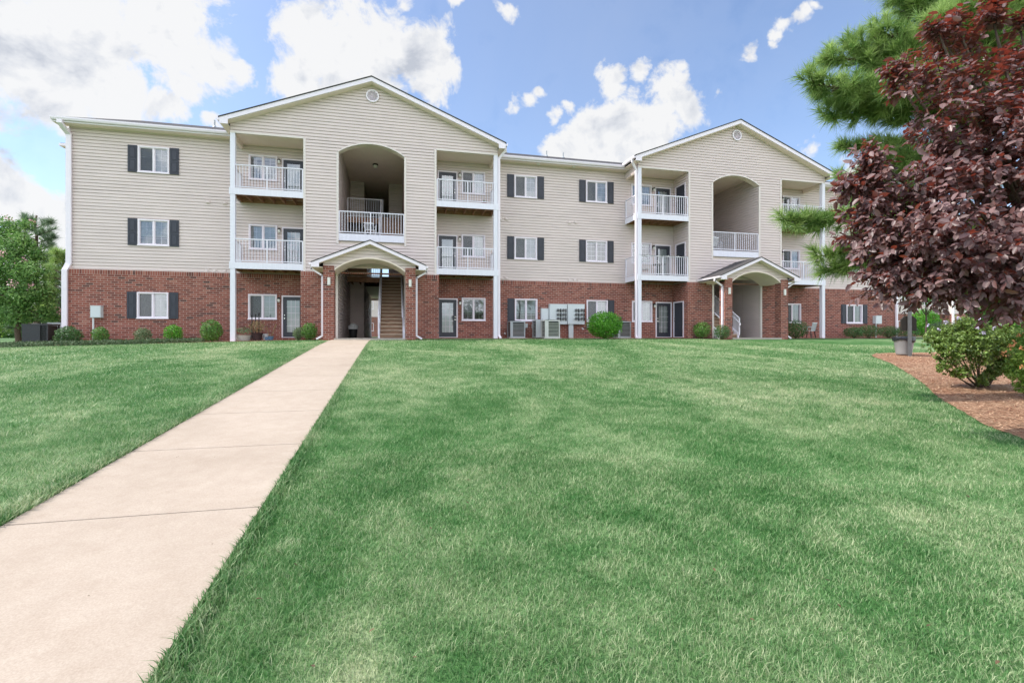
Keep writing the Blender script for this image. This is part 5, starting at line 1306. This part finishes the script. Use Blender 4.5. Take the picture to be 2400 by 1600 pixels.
# ------------------------------------------------------------------ world, sun, camera
SE, SAZ = 48, -82          # elevation; azimuth clockwise from +Y
world = bpy.data.worlds.new('World'); bpy.context.scene.world = world; world.use_nodes = True
nt = world.node_tree; bg = nt.nodes['Background']
sky = N(nt, 'ShaderNodeTexSky', sky_type='NISHITA'); sky.sun_disc = False; sky.sun_elevation = R(SE); sky.sun_rotation = R(SAZ % 360)
sky.air_density = 1.0; sky.dust_density = 1.0; sky.ozone_density = 1.6
tc = N(nt, 'ShaderNodeTexCoord'); D0 = tc.outputs['Generated']
def vm(op, a, b=None, sc=None):
    n = N(nt, 'ShaderNodeVectorMath', operation=op)
    if hasattr(a, 'links'): L(nt, a, n.inputs[0])
    else: n.inputs[0].default_value = a
    if b is not None:
        if hasattr(b, 'links'): L(nt, b, n.inputs[1])
        else: n.inputs[1].default_value = b
    if sc is not None: n.inputs['Scale'].default_value = sc
    return n
def ma(op, a, b=None, c=None, clamp=False):
    n = N(nt, 'ShaderNodeMath', operation=op); n.use_clamp = clamp
    for i, q in enumerate((a, b, c)):
        if q is None: continue
        if hasattr(q, 'links'): L(nt, q, n.inputs[i])
        else: n.inputs[i].default_value = q
    return n.outputs[0]
wn = noise(nt, D0, 7, 5, .6); wv = vm('SUBTRACT', wn.outputs['Color'], (.5, .5, .5)); ws_ = vm('SCALE', wv.outputs[0], sc=.10)
WD = vm('ADD', D0, ws_.outputs[0]).outputs[0]
blobs = [(60, 130, 200), (230, 60, 200), (400, 90, 170), (500, 130, 95), (560, 160, 50), (150, 235, 105), (280, 225, 120), (390, 250, 70), (-150, 150, 260), (60, 240, 60), (430, 195, 60),
         (720, 60, 100), (700, 170, 80), (780, 130, 150), (900, 120, 110), (980, 140, 90), (1030, 165, 55), (880, 220, 110), (800, 260, 110), (1000, 210, 55),
         (-20, 430, 120), (60, 480, 95), (110, 540, 70), (-150, 460, 160), (505, 285, 26), (20, 620, 120),
         (1330, 370, 65), (1400, 330, 80), (1390, 290, 55), (1450, 250, 60), (1430, 185, 40), (1500, 175, 36), (1560, 220, 55), (1600, 200, 30), (1490, 320, 90), (1560, 300, 65), (1615, 265, 42), (1290, 350, 30), (1500, 390, 100), (1380, 400, 90),
         (1200, 232, 26), (1240, 235, 22), (1268, 215, 18), (1290, 275, 24), (1320, 262, 18), (1120, 175, 16), (1745, 120, 20), (1890, 358, 30), (2000, 395, 42), (2060, 400, 50), (1180, 20, 30), (1060, 5, 36), (930, -10, 30), (1810, 88, 17), (1830, 66, 17), (1855, 45, 17), (1880, 25, 17), (1900, 8, 16), (1795, 108, 12), (1700, 218, 12), (1910, 300, 14)]
accv = None
for px, py, rp in blobs:
    rp = rp * 1.12 + 3
    d = ray(px, py).normalized(); d2 = ray(px + rp * .7071, py + rp * .7071).normalized(); r_ = (d2 - d).length
    dn = vm('DISTANCE', WD, tuple(d)).outputs['Value']; kk = min(1.0, rp / 62) ** .5; v_ = ma('MULTIPLY_ADD', dn, -kk / r_, kk - 0)
    accv = v_ if accv is None else ma('SMOOTH_MAX', accv, v_, .12)
f1 = noise(nt, D0, 11, 12, .66, .4); 
field = ma('ADD', accv, ma('MULTIPLY', ma('SUBTRACT', f1.outputs[0], .52), 2.3))
# unseen clouds added behind and beside the camera as soft fill for the facade
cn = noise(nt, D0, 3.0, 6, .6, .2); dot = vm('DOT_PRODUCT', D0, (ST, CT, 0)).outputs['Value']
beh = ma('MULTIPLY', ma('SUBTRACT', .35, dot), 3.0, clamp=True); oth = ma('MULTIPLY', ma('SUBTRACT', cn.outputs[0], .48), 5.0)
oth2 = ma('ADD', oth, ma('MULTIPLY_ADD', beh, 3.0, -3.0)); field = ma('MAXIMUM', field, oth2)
alpha = ma('MULTIPLY', ma('ADD', field, .06), 2.2, clamp=True)
mr = N(nt, 'ShaderNodeMapRange', interpolation_type='SMOOTHSTEP'); L(nt, alpha, mr.inputs[0]); alpha = mr.outputs[0]
# billow shading: density difference towards the sun
sd = Vector((math.sin(R(SAZ)) * math.cos(R(SE)), math.cos(R(SAZ)) * math.cos(R(SE)), math.sin(R(SE))))
off = vm('ADD', D0, tuple(sd * .03)).outputs[0]
g1 = noise(nt, D0, 9, 9, .58, .3); g2 = noise(nt, off, 9, 9, .58, .3)
emb = ma('SUBTRACT', g1.outputs[0], g2.outputs[0]); g3 = noise(nt, vm('ADD', D0, (.3, .1, -.05)).outputs[0], 2.6, 4, .5)
thick = ma('MULTIPLY', ma('SUBTRACT', field, .45), .30, clamp=True)
lit = ma('ADD', ma('MULTIPLY', emb, 2.9), ma('MULTIPLY_ADD', ma('SUBTRACT', g3.outputs[0], .54), -1.9, .96))
lit = ma('SUBTRACT', lit, thick)
cr = ramp(nt, lit, [(.38, (.60, .635, .71)), (.72, (.84, .86, .90)), (1.0, (1, 1, 1))])
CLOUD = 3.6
fill_gain = ma('MULTIPLY_ADD', beh, 2.1, 1.0); cg = N(nt, 'ShaderNodeVectorMath', operation='SCALE'); L(nt, cr.outputs[0], cg.inputs[0]); L(nt, ma('MULTIPLY', fill_gain, CLOUD), cg.inputs['Scale']); cs = cg  # out-of-view clouds brightened to lift the fill light on the facade
vn = noise(nt, D0, 2.2, 5, .6, .5); veil = ma('MULTIPLY_ADD', vn.outputs[0], .20, .03)
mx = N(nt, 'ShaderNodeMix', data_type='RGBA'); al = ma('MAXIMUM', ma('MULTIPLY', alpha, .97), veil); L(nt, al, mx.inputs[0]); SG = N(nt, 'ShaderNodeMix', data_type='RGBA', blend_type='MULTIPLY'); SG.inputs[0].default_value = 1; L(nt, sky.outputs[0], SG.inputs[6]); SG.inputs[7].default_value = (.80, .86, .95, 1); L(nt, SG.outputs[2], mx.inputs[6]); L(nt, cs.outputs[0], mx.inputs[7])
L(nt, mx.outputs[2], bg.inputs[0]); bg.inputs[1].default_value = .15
world.cycles.sampling_method = 'MANUAL'; world.cycles.sample_map_resolution = 512

sun = bpy.data.lights.new('sun', 'SUN'); sun.energy = 2.7; sun.angle = R(.53); sun.color = (1, .95, .87)
so = bpy.data.objects.new('sun', sun); C.objects.link(so); so.rotation_euler = sd.to_track_quat('Z', 'Y').to_euler(); so.location = (-30, 10, 40)

cam = bpy.data.cameras.new('camera'); co2 = bpy.data.objects.new('camera', cam); C.objects.link(co2)
cam.sensor_width = 36; cam.lens = FPX / 2400 * 36; cam.shift_y = -(800 - HZ) / 2400; cam.clip_end = 6000; cam.clip_start = .05
co2.location = (0, 0, EYE); co2.rotation_euler = (R(90), 0, -TH); bpy.context.scene.camera = co2
sc = bpy.context.scene
sc.view_settings.view_transform = 'Standard'; sc.view_settings.look = 'None'; sc.view_settings.exposure = 0.8; sc.view_settings.gamma = 1
sc.cycles.max_bounces = 8; sc.cycles.transparent_max_bounces = 16; sc.cycles.use_adaptive_sampling = True
